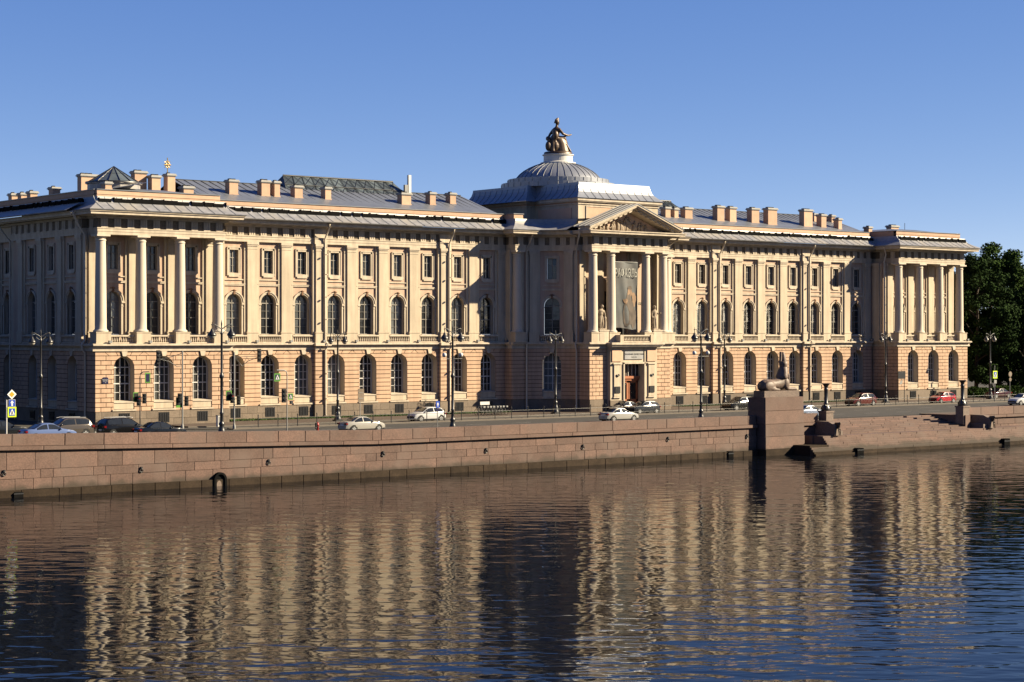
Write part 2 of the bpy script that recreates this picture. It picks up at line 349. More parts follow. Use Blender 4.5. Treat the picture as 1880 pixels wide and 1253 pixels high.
# ------------------------------------------------------------------ embankment wall of granite blocks
def wall_block(parent, name, mat, x0, x1, z0, z1, yf, depth=.5, r0=None):
    zr = ramp((x0+x1)/2) if r0 is None else r0
    return blk(name, mat, parent, ((x0+x1)/2, yf+depth/2, (z0+z1)/2+zr), (x1-x0, depth, z1-z0))
def tilt(o, x0, x1):
    s = (ramp(x1)-ramp(x0))/(x1-x0)
    if s: o.rotation_euler[1] = -math.atan(s)
def embank(x0, x1, label, fine=True):
    root = empty('embankment_wall', (0, 0, 0)); tag(root, label, 'embankment wall')
    core = MB()
    for a, b_ in ((x0, min(x1, -60)), (max(x0, -60), x1)):
        if b_ <= a: continue
        for (z0, z1, ya, yb) in ((-5, -.38, WY+.06, WY+1.6), (-.4, .86, WY+.10, WY+.52)):
            za, zb = ramp(a), ramp(b_)
            core.add([(a, ya, z0), (b_, ya, z0), (b_, yb, z0), (a, yb, z0), (a, ya, z1+za), (b_, ya, z1+zb), (b_, yb, z1+zb), (a, yb, z1+za)],
                     [(0, 3, 2, 1), (4, 5, 6, 7), (0, 1, 5, 4), (1, 2, 6, 5), (2, 3, 7, 6), (3, 0, 4, 7)])
    core.build('core', M['joint'], root)
    x = x0
    while x < x1-.05:       # parapet blocks
        L_ = min(random.uniform(2.4, 4.6), x1-x)
        if x1-x-L_ < 1: L_ = x1-x
        if x < -60 < x+L_: L_ = max(.9, -60-x)
        g_ = random.uniform(.010, .03)
        o = wall_block(root, 'parapet_stone', M['granite'], x+g_, x+L_-g_, .02, .93+random.uniform(-.012, .012), WY, .62); tilt(o, x, x+L_)
        x += L_
    x = x0
    while x < x1-.05:       # moulded string of the parapet
        L_ = min(random.uniform(4, 7), x1-x)
        if x1-x-L_ < 1: L_ = x1-x
        if x < -60 < x+L_: L_ = max(.9, -60-x)
        o = wall_block(root, 'string_stone', M['granite'], x+.01, x+L_-.01, -.30, 0.0, WY-.24, .7); tilt(o, x, x+L_)
        x += L_
    for row, (z0, z1) in enumerate(((-1.12, -.42), (-1.80, -1.12), (-2.66, -1.80))):
        x = x0-random.uniform(0, 1.5)
        while x < x1:
            L_ = random.choice((1.0, 1.5, 2.0, 2.3, 2.7, 3.1))*random.uniform(.9, 1.1)
            a, b_ = max(x, x0), min(x+L_, x1)
            if b_-a > .1:
                zt = z1-.012+(ramp((a+b_)/2)*(.9 if row == 0 else 0))
                dz = random.uniform(-.02, .02)
                blk('wall_stone', M['granite'], root, ((a+b_)/2, WY+.25+random.uniform(-.012, .012), (z0+.012+zt)/2+dz*.3), (b_-a-.02, .5, zt-z0-.008))
            x += L_
    x = x0
    while x < x1:
        L_ = random.uniform(1.6, 3.2); b_ = min(x+L_, x1)
        blk('footing_stone', M['wet'], root, ((x+b_)/2, WY+.12, -3.2+random.uniform(-.02, .02)), (b_-x-.03, .72, 1.1))
        x += L_
    return root
E1 = -13.9; E2 = -8.2
w1 = embank(-135, -12.4, 'long pink granite embankment wall with parapet, left of the sphinx')
w2 = embank(-8.6, -3.0, 'short granite wall between sphinx pedestal and bronze column')
w3 = embank(22.2, 60, 'granite embankment wall at the right edge beyond the steps')
for px, py in ((8, 868), (260, 862), (494, 848), (704, 833), (893, 827), (1071, 820), (1227, 806), (1372, 801)):
    x, y, z = at(px, py, 'y', WY-.1)
    root = empty('mooring_ring', (x, WY-.02, z)); tag(root, 'black iron mooring ring on the wall, number from the left'.replace('number from the left', {8: 'at the far left edge', 260: 'below the black parked cars', 494: 'right of the arched outfall', 704: 'below the silver saloon', 893: 'below the bicycles', 1071: 'below the entrance portico', 1227: 'under the twin lamp right of the portico', 1372: 'beside the sphinx pedestal'}[px]), 'mooring ring', 'mooring rings along the wall')
    m = MB(); m.tube([(.14*math.cos(a), -.05, -.10+.14*math.sin(a)) for a in [i*math.pi/8 for i in range(17)]], .045, 6); m.build('ring', M['iron'], root)
    m = MB(); m.box(-.07, .07, -.12, .05, .04, .2); m.build('bracket', M['iron'], root)
for px, py, w_, h_, lb in ((35, 915, .75, .62, 'at the far left of the wall'), (1343, 834, .7, .8, 'left of the sphinx pedestal'), (1581, 826, 1.0, .75, 'in the middle of the landing steps'), (1850, 811, 1.0, .9, 'at the right end of the landing steps')):
    yp = WY-.42 if px < 1400 else -45.75
    x, y, z = at(px, py, 'y', yp)
    root = empty('mooring_fender', (x, yp+.25, WZ-.3)); tag(root, 'square black timber fender at the waterline '+lb, 'fender', 'black fenders at the waterline')
    m = MB(); m.prism([(-w_/2, 0), (w_/2, 0), (w_/2, h_+.05), (w_/2-.1, h_+.12), (-w_/2+.1, h_+.12), (-w_/2, h_+.05)], lambda a, b_, t: (a, t, b_), -.2, .35); m.build('timber', M['gutter'], root)
    m = MB(); m.box(-w_/2-.02, w_/2+.02, -.22, -.19, h_*.55+.2, h_*.55+.3); m.build('band', M['iron'], root)
# arched outfall
x, y, z = at(406, 896, 'y', WY-.4)
root = empty('arched_outfall', (x, WY-.18, WZ)); root.scale = (.95, .7, .85); tag(root, 'arched stone drain outlet at the foot of the granite wall', 'outfall')
m = MB(); pts = [(math.cos(a)*.62, .62+math.sin(a)*.72) for a in [math.pi*i/12 for i in range(13)]]; inn = [(math.cos(a)*.42, .62+math.sin(a)*.52) for a in [math.pi*i/12 for i in range(13)]]
pts = [(.62, -.4)]+pts+[(-.62, -.4)]; inn = [(.42, -.4)]+inn+[(-.42, -.4)]
for i in range(len(pts)-1): m.prism([pts[i], pts[i+1], inn[i+1], inn[i]], lambda a, b_, t: (a, t, b_), -.25, .5)
m.build('arch_ring', M['gutter'], root)
m = MB(); m.prism([(-.42, -.4), (.42, -.4), (.42, .62), (.3, 1.0), (0, 1.12), (-.3, 1.0), (-.42, .62)], lambda a, b_, t: (a, t, b_), -.03, .0); m.build('dark_mouth', M['gutter'], root)
m = MB(); m.prism([(-.34, -.4), (.1, -.4), (.14, .1), (.08, .4), (-.08, .55), (-.22, .5), (-.34, .3)], lambda a, b_, t: (a, t, b_), -.12, -.04); m.build('stone_plug', M['greygranite'], root)

# ------------------------------------------------------------------ landing: steps, sphinx, bronze columns, benches
root = empty('landing_steps'); tag(root, 'broad pink granite steps going down to the river', 'steps')
def step(x0, x1, y0, y1, z0, z1, mat=None):
    x = x0
    while x < x1-.05:
        L_ = min(random.uniform(2.2, 3.8), x1-x)
        if x1-x-L_ < 1: L_ = x1-x
        blk('step_stone', mat or M['granite'], root, (x+L_/2, (y0+y1)/2+random.uniform(-.015, .015), (z0+z1)/2+random.uniform(-.008, .008)), (L_-.018, y1-y0, z1-z0)); x += L_
NU = 8
for i in range(NU):      # upper flight
    step(-1.7, 20.7, -36.8-(i+1)*.70-.02, -36.8-i*.70, -1.6, -.005-i*.163)
step(-5.2, 31.5, -43.9, -42.35, -2.4, -1.33)
NL = 8
for i in range(NL): step(-5.2 if i < 4 else -8.0, 31.5, -43.9-(i+1)*.2-.02, -43.9-i*.2, -3.7, -1.33-(i+1)*.215, M['granite'] if i < 6 else M['wet'])
m = MB(); m.box(-5.2, 31.5, -44.6, -41.0, -5, -2.6); m.box(-8, -5.2, -44.7, -42.3, -5, -2.2); m.build('core', M['wet'], root)
for xa, xb in ((20.66, 21.5), (-2.5, -1.66)):
    m = MB(); m.box(xa, xb, -42.2, -36.8, -2.2, .14); m.build('cheek_wall', M['granite'], root)
m = MB(); m.box(-5.3, -2.0, -42.6, -40.7, -5, -1.34); m.box(21, 31.5, -42.6, -40.7, -5, -1.34); m.build('landing_floor', M['granite'], root)

def pedestal(cx, label):
    root = empty('sphinx_pedestal', (0, 0, 0)); tag(root, label, 'pedestal')
    yf, yb = -42.35, -39.9; xl, xr = cx-2.95, cx+2.95
    courses = [(-3.9, -2.55, .12), (-2.55, -1.25, .05), (-1.25, .05, .02), (.05, 1.42, 0.), (1.42, 2.82, -.02)]
    for i, (z0, z1, e) in enumerate(courses):
        blk('stone_course', M['wet'] if i == 0 else M['granite'], root, (cx+e*.6, (yf+yb)/2-e/2, (z0+z1)/2), (xr-xl+2*e, yb-yf+e, z1-z0-.012))
    return root
SX = at(1441, 780, 'y', -42.35)[0]
pedestal(SX, 'tall pink granite block carrying the sphinx')
sph = empty('sphinx_statue', (SX-.05, -41.2, 2.82)); tag(sph, 'reclining granite sphinx in tall crown on the pedestal', 'statue')
m = MB(); m.box(-2.6, 2.62, -.78, .78, 0, .66); m.build('base_slab', M['sphinx'], sph)
m = MB(); z0 = .66
def ring(x, yc, zc, ry, rz, n=18): return [(x, yc+ry*math.cos(2*math.pi*k/n), zc+rz*math.sin(2*math.pi*k/n)) for k in range(n)]
m.loft([ring(x, 0, zc, ry, rz) for x, zc, ry, rz in ((-2.35, 1.15, .1, .2), (-2.2, 1.2, .48, .5), (-1.8, 1.25, .64, .62), (-1.2, 1.28, .62, .58), (-.5, 1.3, .52, .52), (.2, 1.35, .56, .6), (.8, 1.5, .62, .72), (1.15, 1.55, .58, .75), (1.4, 1.5, .4, .6), (1.5, 1.5, .1, .2))])
for s in (-1, 1):
    m.ell((-1.55, s*.52, 1.12), (.78, .26, .56)); m.ell((-1.2, s*.58, .88), (.62, .2, .24)); m.tube([(-1.2, s*.6, .8), (-.35, s*.64, .77)], [.17, .14], 10); m.ell((-.3, s*.64, .77), (.2, .14, .12))
    m.ell((1.0, s*.5, 1.35), (.42, .24, .62)); m.tube([(.95, s*.48, 1.0), (1.2, s*.48, .84), (2.35, s*.46, .8)], [.26, .2, .16], 10); m.ell((2.4, s*.46, .78), (.2, .19, .13))
m.tube([(-2.3, 0, 1.1), (-2.25, .45, .82), (-1.6, .74, .76), (-.9, .78, .74)], [.1, .09, .08, .07], 8)
m.ell((1.12, 0, 2.75), (.36, .33, .45)); m.ell((1.42, 0, 2.68), (.08, .06, .1)); m.tube([(1.05, 0, 1.9), (1.1, 0, 2.5)], [.4, .3], 12)
m.tube([(1.38, 0, 2.36), (1.45, 0, 1.9)], [.06, .09], 8)
fuse(m, 'body', M['sphinx'], sph, .06, 4)
m = MB()    # striped head cloth with lappets and pigtail
def rr(z, xc, rx, ry, n=20): return [(xc+rx*math.cos(2*math.pi*k/n), ry*math.sin(2*math.pi*k/n), z) for k in range(n)]
m.loft([rr(1.95, .78, .50, .74), rr(2.2, .8, .5, .72), rr(2.6, .92, .46, .62), rr(2.95, 1.0, .44, .5), rr(3.15, 1.05, .41, .42)])
for s in (-1, 1): m.tube([(1.3, s*.42, 2.4), (1.42, s*.36, 1.55)], [.17, .2], 8)
fuse(m, 'head_cloth', M['sphinx'], sph, .05, 2)
m = MB()
m.loft([rr(3.1, 1.05, .42, .43), rr(3.35, 1.03, .44, .45), rr(3.7, .98, .47, .48), rr(3.72, .98, .36, .38)])
m.loft([rr(3.6, 1.02, .36, .37), rr(3.9, 1.02, .33, .34), rr(4.25, 1.0, .25, .26), rr(4.5, .98, .17, .18), rr(4.6, .97, .14, .15), rr(4.68, .97, .05, .05)])
m.prism([(.52, 3.5), (.66, 3.5), (.72, 4.7), (.60, 4.7)], lambda a, b_, t: (a, t, b_), -.14, .14)
m.build('crown', M['sphinx'], sph)

def bronze_column(x, lb, wl):
    root = empty('bronze_column', (x, -41.5, 0)); tag(root, lb, 'column')
    m = MB(); m.box(-.55, .55, -.55, .55, -.9, 1.0); m.build('granite_block', M['greygranite'], root)
    m = MB(); m.box(-.62, .62, -.62, .62, 1.0, 1.18); m.build('granite_cap', M['greygranite'], root)
    m = MB(); m.lathe([(.42, 1.18), (.46, 1.3), (.44, 1.5), (.3, 1.75), (.24, 1.85), (.28, 1.95), (.2, 2.05), (.21, 3.4), (.25, 3.5), (.2, 3.56), (.22, 3.8), (.34, 3.98), (.44, 4.05), (.44, 4.12)], 18); m.build('shaft', M['iron'], root)
    m = MB()
    for k in range(4):
        a = math.pi/4+k*math.pi/2; m.tube([(.3*math.cos(a), .3*math.sin(a), 1.8), (.5*math.cos(a), .5*math.sin(a), 1.5), (.42*math.cos(a), .42*math.sin(a), 1.2), (.55*math.cos(a), .55*math.sin(a), 1.2)], .06, 6)
    m.build('claw_foot', M['iron'], root)
bronze_column(-2.0, 'dark bronze candelabrum column beside the sphinx, left of the steps', 1)
bronze_column(21.0, 'dark bronze candelabrum column at the right side of the steps', 1)
def bench(x, sgn, lb):
    root = empty('granite_bench', (x, 0, 0)); tag(root, lb, 'bench')
    m = MB(); m.prism([(-44.1, -1.33), (-39.9, -1.33), (-39.9, .1), (-41.6, .14), (-43.2, .12), (-44.1, -.25)], lambda a, b_, t: (t, a, b_), -.42, .42); m.build('side_wall', M['greygranite'], root)
    m = MB(); m.box(-.42+sgn*.75, .42+sgn*.75, -43.8, -40.3, -1.32, -.86); m.build('seat', M['greygranite'], root)
    m = MB(); y0 = -44.25
    m.ell((0, y0+.12, -.35), (.16, .34, .26)); m.ell((0, y0-.16, -.02), (.11, .16, .14)); m.tube([(0, y0-.05, -.3), (0, y0-.16, -.05)], [.16, .1], 8)
    for s in (-1, 1): m.ell((s*.13, y0+.2, -.12), (.05, .34, .22)); m.tube([(s*.1, y0-.1, -.5), (s*.1, y0-.2, -1.3)], [.09, .06], 6)
    fuse(m, 'griffin', M['bronze'], root, .05, 1)
bench(-3.1, 1, 'granite bench wall with bronze griffin, left of the steps')
bench(23.0, -1, 'granite bench wall with bronze griffin, right of the steps')

# ------------------------------------------------------------------ the academy building
AC = empty('academy_building'); tag(AC, 'long peach and cream classical academy with columned pavilions and domed centre', 'building')
ZPL, ZR1 = 1.55, 7.65
def FR(Y):                      # front-facing run: u = x
    f = lambda u, d, z: (u, Y-d, z); f.rot = lambda u: 0.0; return f
def SL(X):                      # left-facing run: u = y
    f = lambda u, d, z: (X-d, u, z); f.rot = lambda u: -math.pi/2; return f
def SR(X):                      # right-facing run
    f = lambda u, d, z: (X+d, u, z); f.rot = lambda u: math.pi/2; return f
ARC_C, ARC_R = (-11.5, -6.5), 4.9
ARC_L = ARC_R*math.pi/2
def ARC(sg):
    def f(u, d, z):
        th = math.pi/2-u/ARC_R; r = ARC_R-d
        return (sg*(ARC_C[0]+r*math.cos(th)), ARC_C[1]+r*math.sin(th), z)
    f.rot = lambda u: -sg*u/ARC_R; return f

def opening_wall(face, rev, P, u0, u1, z0, z1, cu, hw, zb, zs, depth, arch=True, nu=1, n=14):
    """wall with one opening: half width hw, bottom zb, springing zs (arched) or head zs (square)"""
    def strip_(a, b_, c, d_, k=1):
        for i in range(k):
            s0 = a+(b_-a)*i/k; s1 = a+(b_-a)*(i+1)/k
            face.quad(P(s0, 0, c), P(s1, 0, c), P(s1, 0, d_), P(s0, 0, d_))
    strip_(u0, cu-hw, z0, z1, nu); strip_(cu+hw, u1, z0, z1, nu)
    if zb > z0: strip_(cu-hw, cu+hw, z0, zb, nu)
    if arch: prof = [(cu-hw*math.cos(math.pi*i/n), zs+hw*math.sin(math.pi*i/n)) for i in range(n+1)]
    else: prof = [(cu-hw, zs), (cu+hw, zs)]
    for (a, za), (b_, zb_) in zip(prof, prof[1:]): face.quad(P(a, 0, za), P(b_, 0, zb_), P(b_, 0, z1), P(a, 0, z1))
    full = [(cu-hw, zb)]+prof+[(cu+hw, zb)]
    for (a, za), (b_, zb_) in zip(full, full[1:]): rev.quad(P(a, 0, za), P(b_, 0, zb_), P(b_, -depth, zb_), P(a, -depth, za))
    rev.quad(P(cu-hw, 0, zb), P(cu+hw, 0, zb), P(cu+hw, -depth, zb), P(cu-hw, -depth, zb))

# --- shared window meshes (x along, y inwards, z absolute)
def window_meshes(tag_, hw, zb, zs, arch, bars_x, bars_z, th, fmat, gmat):
    f = MB(); n = 14
    L_ = lambda a, b_, t: (a, t, b_)
    if arch:
        out = [(hw*math.cos(math.pi*i/n), zs+hw*math.sin(math.pi*i/n)) for i in range(n+1)]; h2 = hw-th
        inn = [(h2*math.cos(math.pi*i/n), zs+h2*math.sin(math.pi*i/n)) for i in range(n+1)]
        for i in range(n): f.prism([out[i], out[i+1], inn[i+1], inn[i]], L_, -.06, .05)
    else: f.prism([(-hw, zs-th), (hw, zs-th), (hw, zs), (-hw, zs)], L_, -.06, .05)
    for s in (-1, 1): f.prism([(s*hw, zb), (s*(hw-th), zb), (s*(hw-th), zs), (s*hw, zs)], L_, -.06, .05)
    f.prism([(-hw, zb), (hw, zb), (hw, zb+th), (-hw, zb+th)], L_, -.06, .05)
    top = lambda x: zs+math.sqrt(max(0, (hw-th/2)**2-x*x)) if arch else zs
    for x, t in bars_x: f.prism([(x-t/2, zb), (x+t/2, zb), (x+t/2, top(x)), (x-t/2, top(x))], L_, -.05-t*.2, .03)
    for z, t in bars_z: f.prism([(-hw+.02, z-t/2), (hw-.02, z-t/2), (hw-.02, z+t/2), (-hw+.02, z+t/2)], L_, -.04-t*.25, .03)
    fm = f.mesh(tag_+'_frame', fmat)
    gl = MB()
    xs = [-hw]+sorted(x for x, t in bars_x if t > .05)+[hw]; zs_ = [zb]+sorted(z for z, t in bars_z if t > .05)+[zs]
    for a, b_ in zip(xs, xs[1:]):
        for c, d_ in zip(zs_, zs_[1:]):
            k = random.uniform(-.012, .012); k2 = random.uniform(-.012, .012)       # panes never lie quite in one plane
            gl.add([(a, .04+k, c), (b_, .04-k, c), (b_, .04-k+k2, d_), (a, .04+k+k2, d_)], [(0, 1, 2, 3)])
    if arch:
        pts = [(hw*math.cos(math.pi*i/n), .04, zs+hw*math.sin(math.pi*i/n)) for i in range(n+1)]
        gl.add(pts, [tuple(range(n+1))])
    return fm, [gl.mesh(tag_+'_pane', g_) for g_ in (gmat, M['glasslit'], M['glassmid'], M['glasspale'])]
WIN = {
 'ground': window_meshes('ground', 1.12, 2.55, 6.0, True, [(0, .11), (-.56, .05), (.56, .05)], [(6.0, .10), (4.35, .11), (5.2, .05), (3.45, .05)], .10, M['white'], M['glass']),
 'hall': window_meshes('hall', .95, 9.36, 12.8, True, [(0, .075)], [(12.75, .10), (11.1, .075), (10.2, .03), (11.9, .03)], .07, M['frame'], M['glass']),
 'attic': window_meshes('attic', .56, 16.0, 18.5, False, [(0, .08)], [(17.65, .08), (16.8, .03)], .07, M['frame'], M['glass']),
}
def window(kind, P, cu, d, parent, name):
    fm, gl = WIN[kind]; o = link(name, fm, parent); o.location = P(cu, d, 0); o.rotation_euler = (0, 0, P.rot(cu))
    link('pane', random.choices(gl, {'ground': (8, 1, 2, .3), 'hall': (2, 5, 3, 1.2), 'attic': (2, 5, 3, 2)}[kind])[0], o)
    return o

# --- shared trim meshes
def ringpart(m, r0, r1, zs, y0, y1, a0=0, a1=math.pi, n=16):
    for i in range(n):
        a = a0+(a1-a0)*i/n; b_ = a0+(a1-a0)*(i+1)/n
        m.prism([(r0*math.cos(a), zs+r0*math.sin(a)), (r1*math.cos(a), zs+r1*math.sin(a)), (r1*math.cos(b_), zs+r1*math.sin(b_)), (r0*math.cos(b_), zs+r0*math.sin(b_))], lambda p, q, t: (p, t, q), y0, y1)
m = MB(); ringpart(m, .95, 1.13, 12.8, -.10, .1); ringpart(m, 1.11, 1.23, 12.8, -.17, .1)
for s in (-1, 1):
    m.box(min(s*.95, s*1.15), max(s*.95, s*1.15), -.08, .1, 9.3, 12.55); a, b_ = sorted((s*.92, s*1.32)); m.box(a, b_, -.18, .1, 12.55, 12.66); m.box(a+.03, b_-.03, -.14, .1, 12.66, 12.8)
    a, b_ = sorted((s*.94, s*1.22)); m.box(a, b_, -.11, .1, 12.2, 12.28)
m.box(-1.05, 1.05, -.3, .1, 9.2, 9.34)
T_ARCH = m.mesh('arch_surround', M['trim'])
m = MB(); m.box(-.11, .11, -.22, .1, 13.68, 14.02); m.ell((0, -.14, 14.12), (.18, .14, .1), 8, 5); m.ell((-.2, -.1, 14.07), (.11, .08, .07), 6, 4); m.ell((.2, -.1, 14.07), (.11, .08, .07), 6, 4)
T_MASK = m.mesh('mask', pmat('terracotta_mask', (.12, .065, .036), var=.3, scale=5))
m = MB(); m.box(-1.42, 1.42, -.14, .1, 14.62, 14.76); m.box(-1.42, 1.42, -.18, .1, 14.76, 14.84)
m.box(-1.42, 1.42, -.12, .1, 15.22, 15.32)
T_STRING = m.mesh('moulding', M['trim'])
m = MB()
for s in (-1, 1):
    a, b_ = sorted((s*.56, s*.80)); m.box(a, b_, -.09, .1, 15.78, 18.74); a, b_ = sorted((s*.76, s*.86)); m.box(a, b_, -.14, .1, 15.72, 18.80)
m.box(-.86, .86, -.14, .1, 18.70, 18.80); m.box(-.8, .8, -.09, .1, 18.5, 18.70); m.box(-.86, .86, -.12, .1, 15.72, 15.98); m.box(-.66, .66, -.14, .1, 15.56, 15.72)
T_RECT = m.mesh('window_surround', M['trim'])
def balustrade_mesh(hw, name='balustrade'):
    m = MB(); m.box(-hw, hw, -.16, .16, 9.12, 9.28); m.box(-hw, hw, -.15, .15, 8.42, 8.54)
    k = int(2*hw/.24)
    for i in range(k):
        x = -hw+(i+.5)*2*hw/k; m.lathe([(.05, 8.54), (.075, 8.62), (.095, 8.72), (.05, 8.9), (.045, 9.0), (.07, 9.12)], 7, (x, 0, 0), cap=False)
    return m.mesh(name, M['trim'])
T_BAL = balustrade_mesh(1.42); T_BALP = balustrade_mesh(1.36); T_BALC = balustrade_mesh(2.2)
# pilaster: backing strip, shaft, capital, pedestal (faces proud of the wall)
def pilaster_meshes(w_=1.2, off=0.0, mat=None):
    h = w_/2
    a = MB(); a.box(-h-.34, h+.34, -.16-off, .1, 9.3, 19.4); a.box(-h, h, -.32-off, -.14-off, 9.75, 18.85)
    a.box(-h-.05, h+.05, -.37-off, -.14-off, 9.6, 9.78)
    c = MB(); c.box(-h-.03, h+.03, -.36-off, -.14-off, 18.62, 18.70); c.box(-h-.07, h+.07, -.41-off, -.14-off, 18.95, 19.10); c.box(-h-.02, h+.02, -.34-off, -.14-off, 18.85, 18.97)
    c.box(-h-.14, h+.14, -.48-off, -.14-off, 19.10, 19.395); c.box(-h-.3, h+.3, -.22-off, .1, 19.05, 19.39)
    p = MB(); p.box(-h-.12, h+.12, -.42-off, .1, 8.40, 9.50); p.box(-h-.17, h+.17, -.47-off, .1, 9.50, 9.61); p.box(-h-.17, h+.17, -.47-off, .1, 8.40, 8.56)
    return a.mesh('pilaster', M['cream']), c.mesh('capital', M['trim']), p.mesh('pedestal', M['cream'])
PIL = pilaster_meshes(); PIL2 = pilaster_meshes(1.25, .26); PIL3 = pilaster_meshes(1.05)
def pilaster(P, u, ms=None, d=0):
    a, c, p = ms or PIL
    o = link('pilaster', a, AC); o.location = P(u, d, 0); o.rotation_euler = (0, 0, P.rot(u))
    link('capital', c, o); link('pedestal', p, o); return o
prof = [(.60, 9.86)]+[(.585-.09*(t**1.6), 9.9+t*8.85) for t in [i/10 for i in range(11)]]
m = MB(); m.lathe(prof, 28); COL_S = m.mesh('column', M['column'])
m = MB(); m.lathe([(.495, 18.74), (.56, 18.78), (.56, 18.84), (.5, 18.87), (.5, 19.0), (.54, 19.04), (.62, 19.14), (.66, 19.2)], 24); m.box(-.73, .73, -.73, .73, 19.2, 19.398); COL_C = m.mesh('capital', M['column'])
m = MB(); m.lathe([(.74, 9.6), (.78, 9.68), (.74, 9.76), (.64, 9.80), (.62, 9.9)], 24); COL_B = m.mesh('base', M['column'])
m = MB(); m.box(-.82, .82, -.72, .72, 8.40, 9.5); m.box(-.87, .87, -.77, .77, 9.5, 9.6); m.box(-.87, .87, -.77, .77, 8.40, 8.55); COL_P = m.mesh('pedestal', M['cream'])
def column(x, y):
    o = link('column', COL_S, AC); o.location = (x, y, 0)
    for nm, me in (('capital', COL_C), ('base', COL_B), ('pedestal', COL_P)): link(nm, me, o)
    return o
# triglyph and mutule
m = MB()
for x in (-.27, 0, .27): m.box(x-.09, x+.09, -.11, .05, 20.16, 20.98)
m.box(-.38, .38, -.06, .05, 20.16, 21.0); m.box(-.38, .38, -.13, .05, 20.06, 20.17); m.box(-.33, .33, -.12, .05, 19.97, 20.06)
T_TRI = m.mesh('triglyph', M['trim'])
m = MB(); m.box(-.36, .36, -.80, -.2, 21.24, 21.36); T_MUT = m.mesh('mutule', M['trim'])
m = MB(); m.lathe([(.12, -.03), (.3, -.02), (.3, .05), (.12, .05)], 10); T_ROS = m  # metope disc profile

def entab_box(x0, x1, y0, y1, ex=True):
    """layers of the entablature over a rectangular plan, x0..x1,y0..y1 = architrave face"""
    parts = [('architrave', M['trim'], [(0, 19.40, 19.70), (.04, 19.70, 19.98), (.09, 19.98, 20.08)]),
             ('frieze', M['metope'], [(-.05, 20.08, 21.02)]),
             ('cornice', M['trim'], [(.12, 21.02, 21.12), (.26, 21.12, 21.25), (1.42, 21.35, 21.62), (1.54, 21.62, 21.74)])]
    for nm, mat, ls in parts:
        m = MB()
        for e, z0, z1 in ls: m.box(x0-(e if ex else 0), x1+(e if ex else 0), y0-e, y1+e, z0, z1)
        if nm == 'cornice': m.box(x0-(.95 if ex else 0), x1+(.95 if ex else 0), y0-.9, y1+.9, 21.24, 21.35)
        m.build(nm, mat, AC)
def triglyphs(P, u0, u1, n, d):
    for i in range(n):
        u = u0+(u1-u0)*(i+.5)/n
        for nm, me in (('triglyph', T_TRI), ('mutule', T_MUT)):
            o = link(nm, me, AC); o.location = P(u, d, 0); o.rotation_euler = (0, 0, P.rot(u))
SK = [(1.62, 21.74), (1.68, 21.84), (1.25, 22.05), (.75, 22.30), (.32, 22.58), (.10, 22.9), (.0, 23.2)]
def ringsweep(m, x0, x1, y0, y1, prof, cap=False, smooth=False):
    rings = [[(x0-d, y0-d, z), (x1+d, y0-d, z), (x1+d, y1+d, z), (x0-d, y1+d, z)] for d, z in prof]
    for a, b_ in zip(rings, rings[1:]):
        for k in range(4): m.quad(a[k], a[(k+1) % 4], b_[(k+1) % 4], b_[k])
    if cap: m.quad(*rings[-1])
def runsweep(m, P, u0, u1, prof, nu=1):
    for i in range(nu):
        a = u0+(u1-u0)*i/nu; b_ = u0+(u1-u0)*(i+1)/nu
        for (d, z), (e, y) in zip(prof, prof[1:]): m.quad(P(a, d, z), P(b_, d, z), P(b_, e, y), P(a, e, y))
def seams(m, P, u0, u1, step_, prof, h=.032, w_=.05, skew=.0):
    n = max(1, int((u1-u0)/step_))
    for i in range(n):
        u = u0+(i+.5)*(u1-u0)/n+random.uniform(-.05, .05)
        for j, ((d, z), (e, y)) in enumerate(zip(prof, prof[1:])):
            q = skew*j
            m.add([P(u+q, d, z), P(u+q+w_, d, z), P(u+q+w_+skew, e, y), P(u+q+skew, e, y), P(u+q, d+h*.6, z+h), P(u+q+w_, d+h*.6, z+h), P(u+q+w_+skew, e+h*.6, y+h), P(u+q+skew, e+h*.6, y+h)],
                  [(4, 5, 6, 7), (0, 4, 7, 3), (1, 2, 6, 5), (0, 1, 5, 4), (3, 7, 6, 2)])
def gutter(P, u0, u1, d, nu=None):
    """upright black gutter strip at the head of the skirt, uneven"""
    m = MB(); u = u0
    while u < u1-.02:
        L_ = min(random.uniform(.8, 1.7), u1-u); h = random.uniform(.10, .24)
        m.pbox(P, u, u+L_-random.choice((0, 0, .12, .3)), d-.04, d+.02, 22.62, 22.86+h); m.pbox(P, u, u+.05, d-.5, d+.03, 22.7, 22.95+h); u += L_
    m.pbox(P, u0, u1, d-.6, d-.3, 22.7, 23.0)
    return m.build('gutter', M['gutter'], AC)
def parapet(P, u0, u1, d, z0, z1, nu=1):
    m = MB(); m.pbox(P, u0, u1, d-.5, d, z0-.5, z1-.14, nu); m.pbox(P, u0, u1, d-.5, d+.05, z0+.36, z0+.42, nu); m.build('parapet', M['chimney'], AC)
    m = MB(); m.pbox(P, u0-.03, u1+.03, d-.55, d+.09, z1-.14, z1-.06, nu); m.build('parapet_coping', M['roof'], AC)

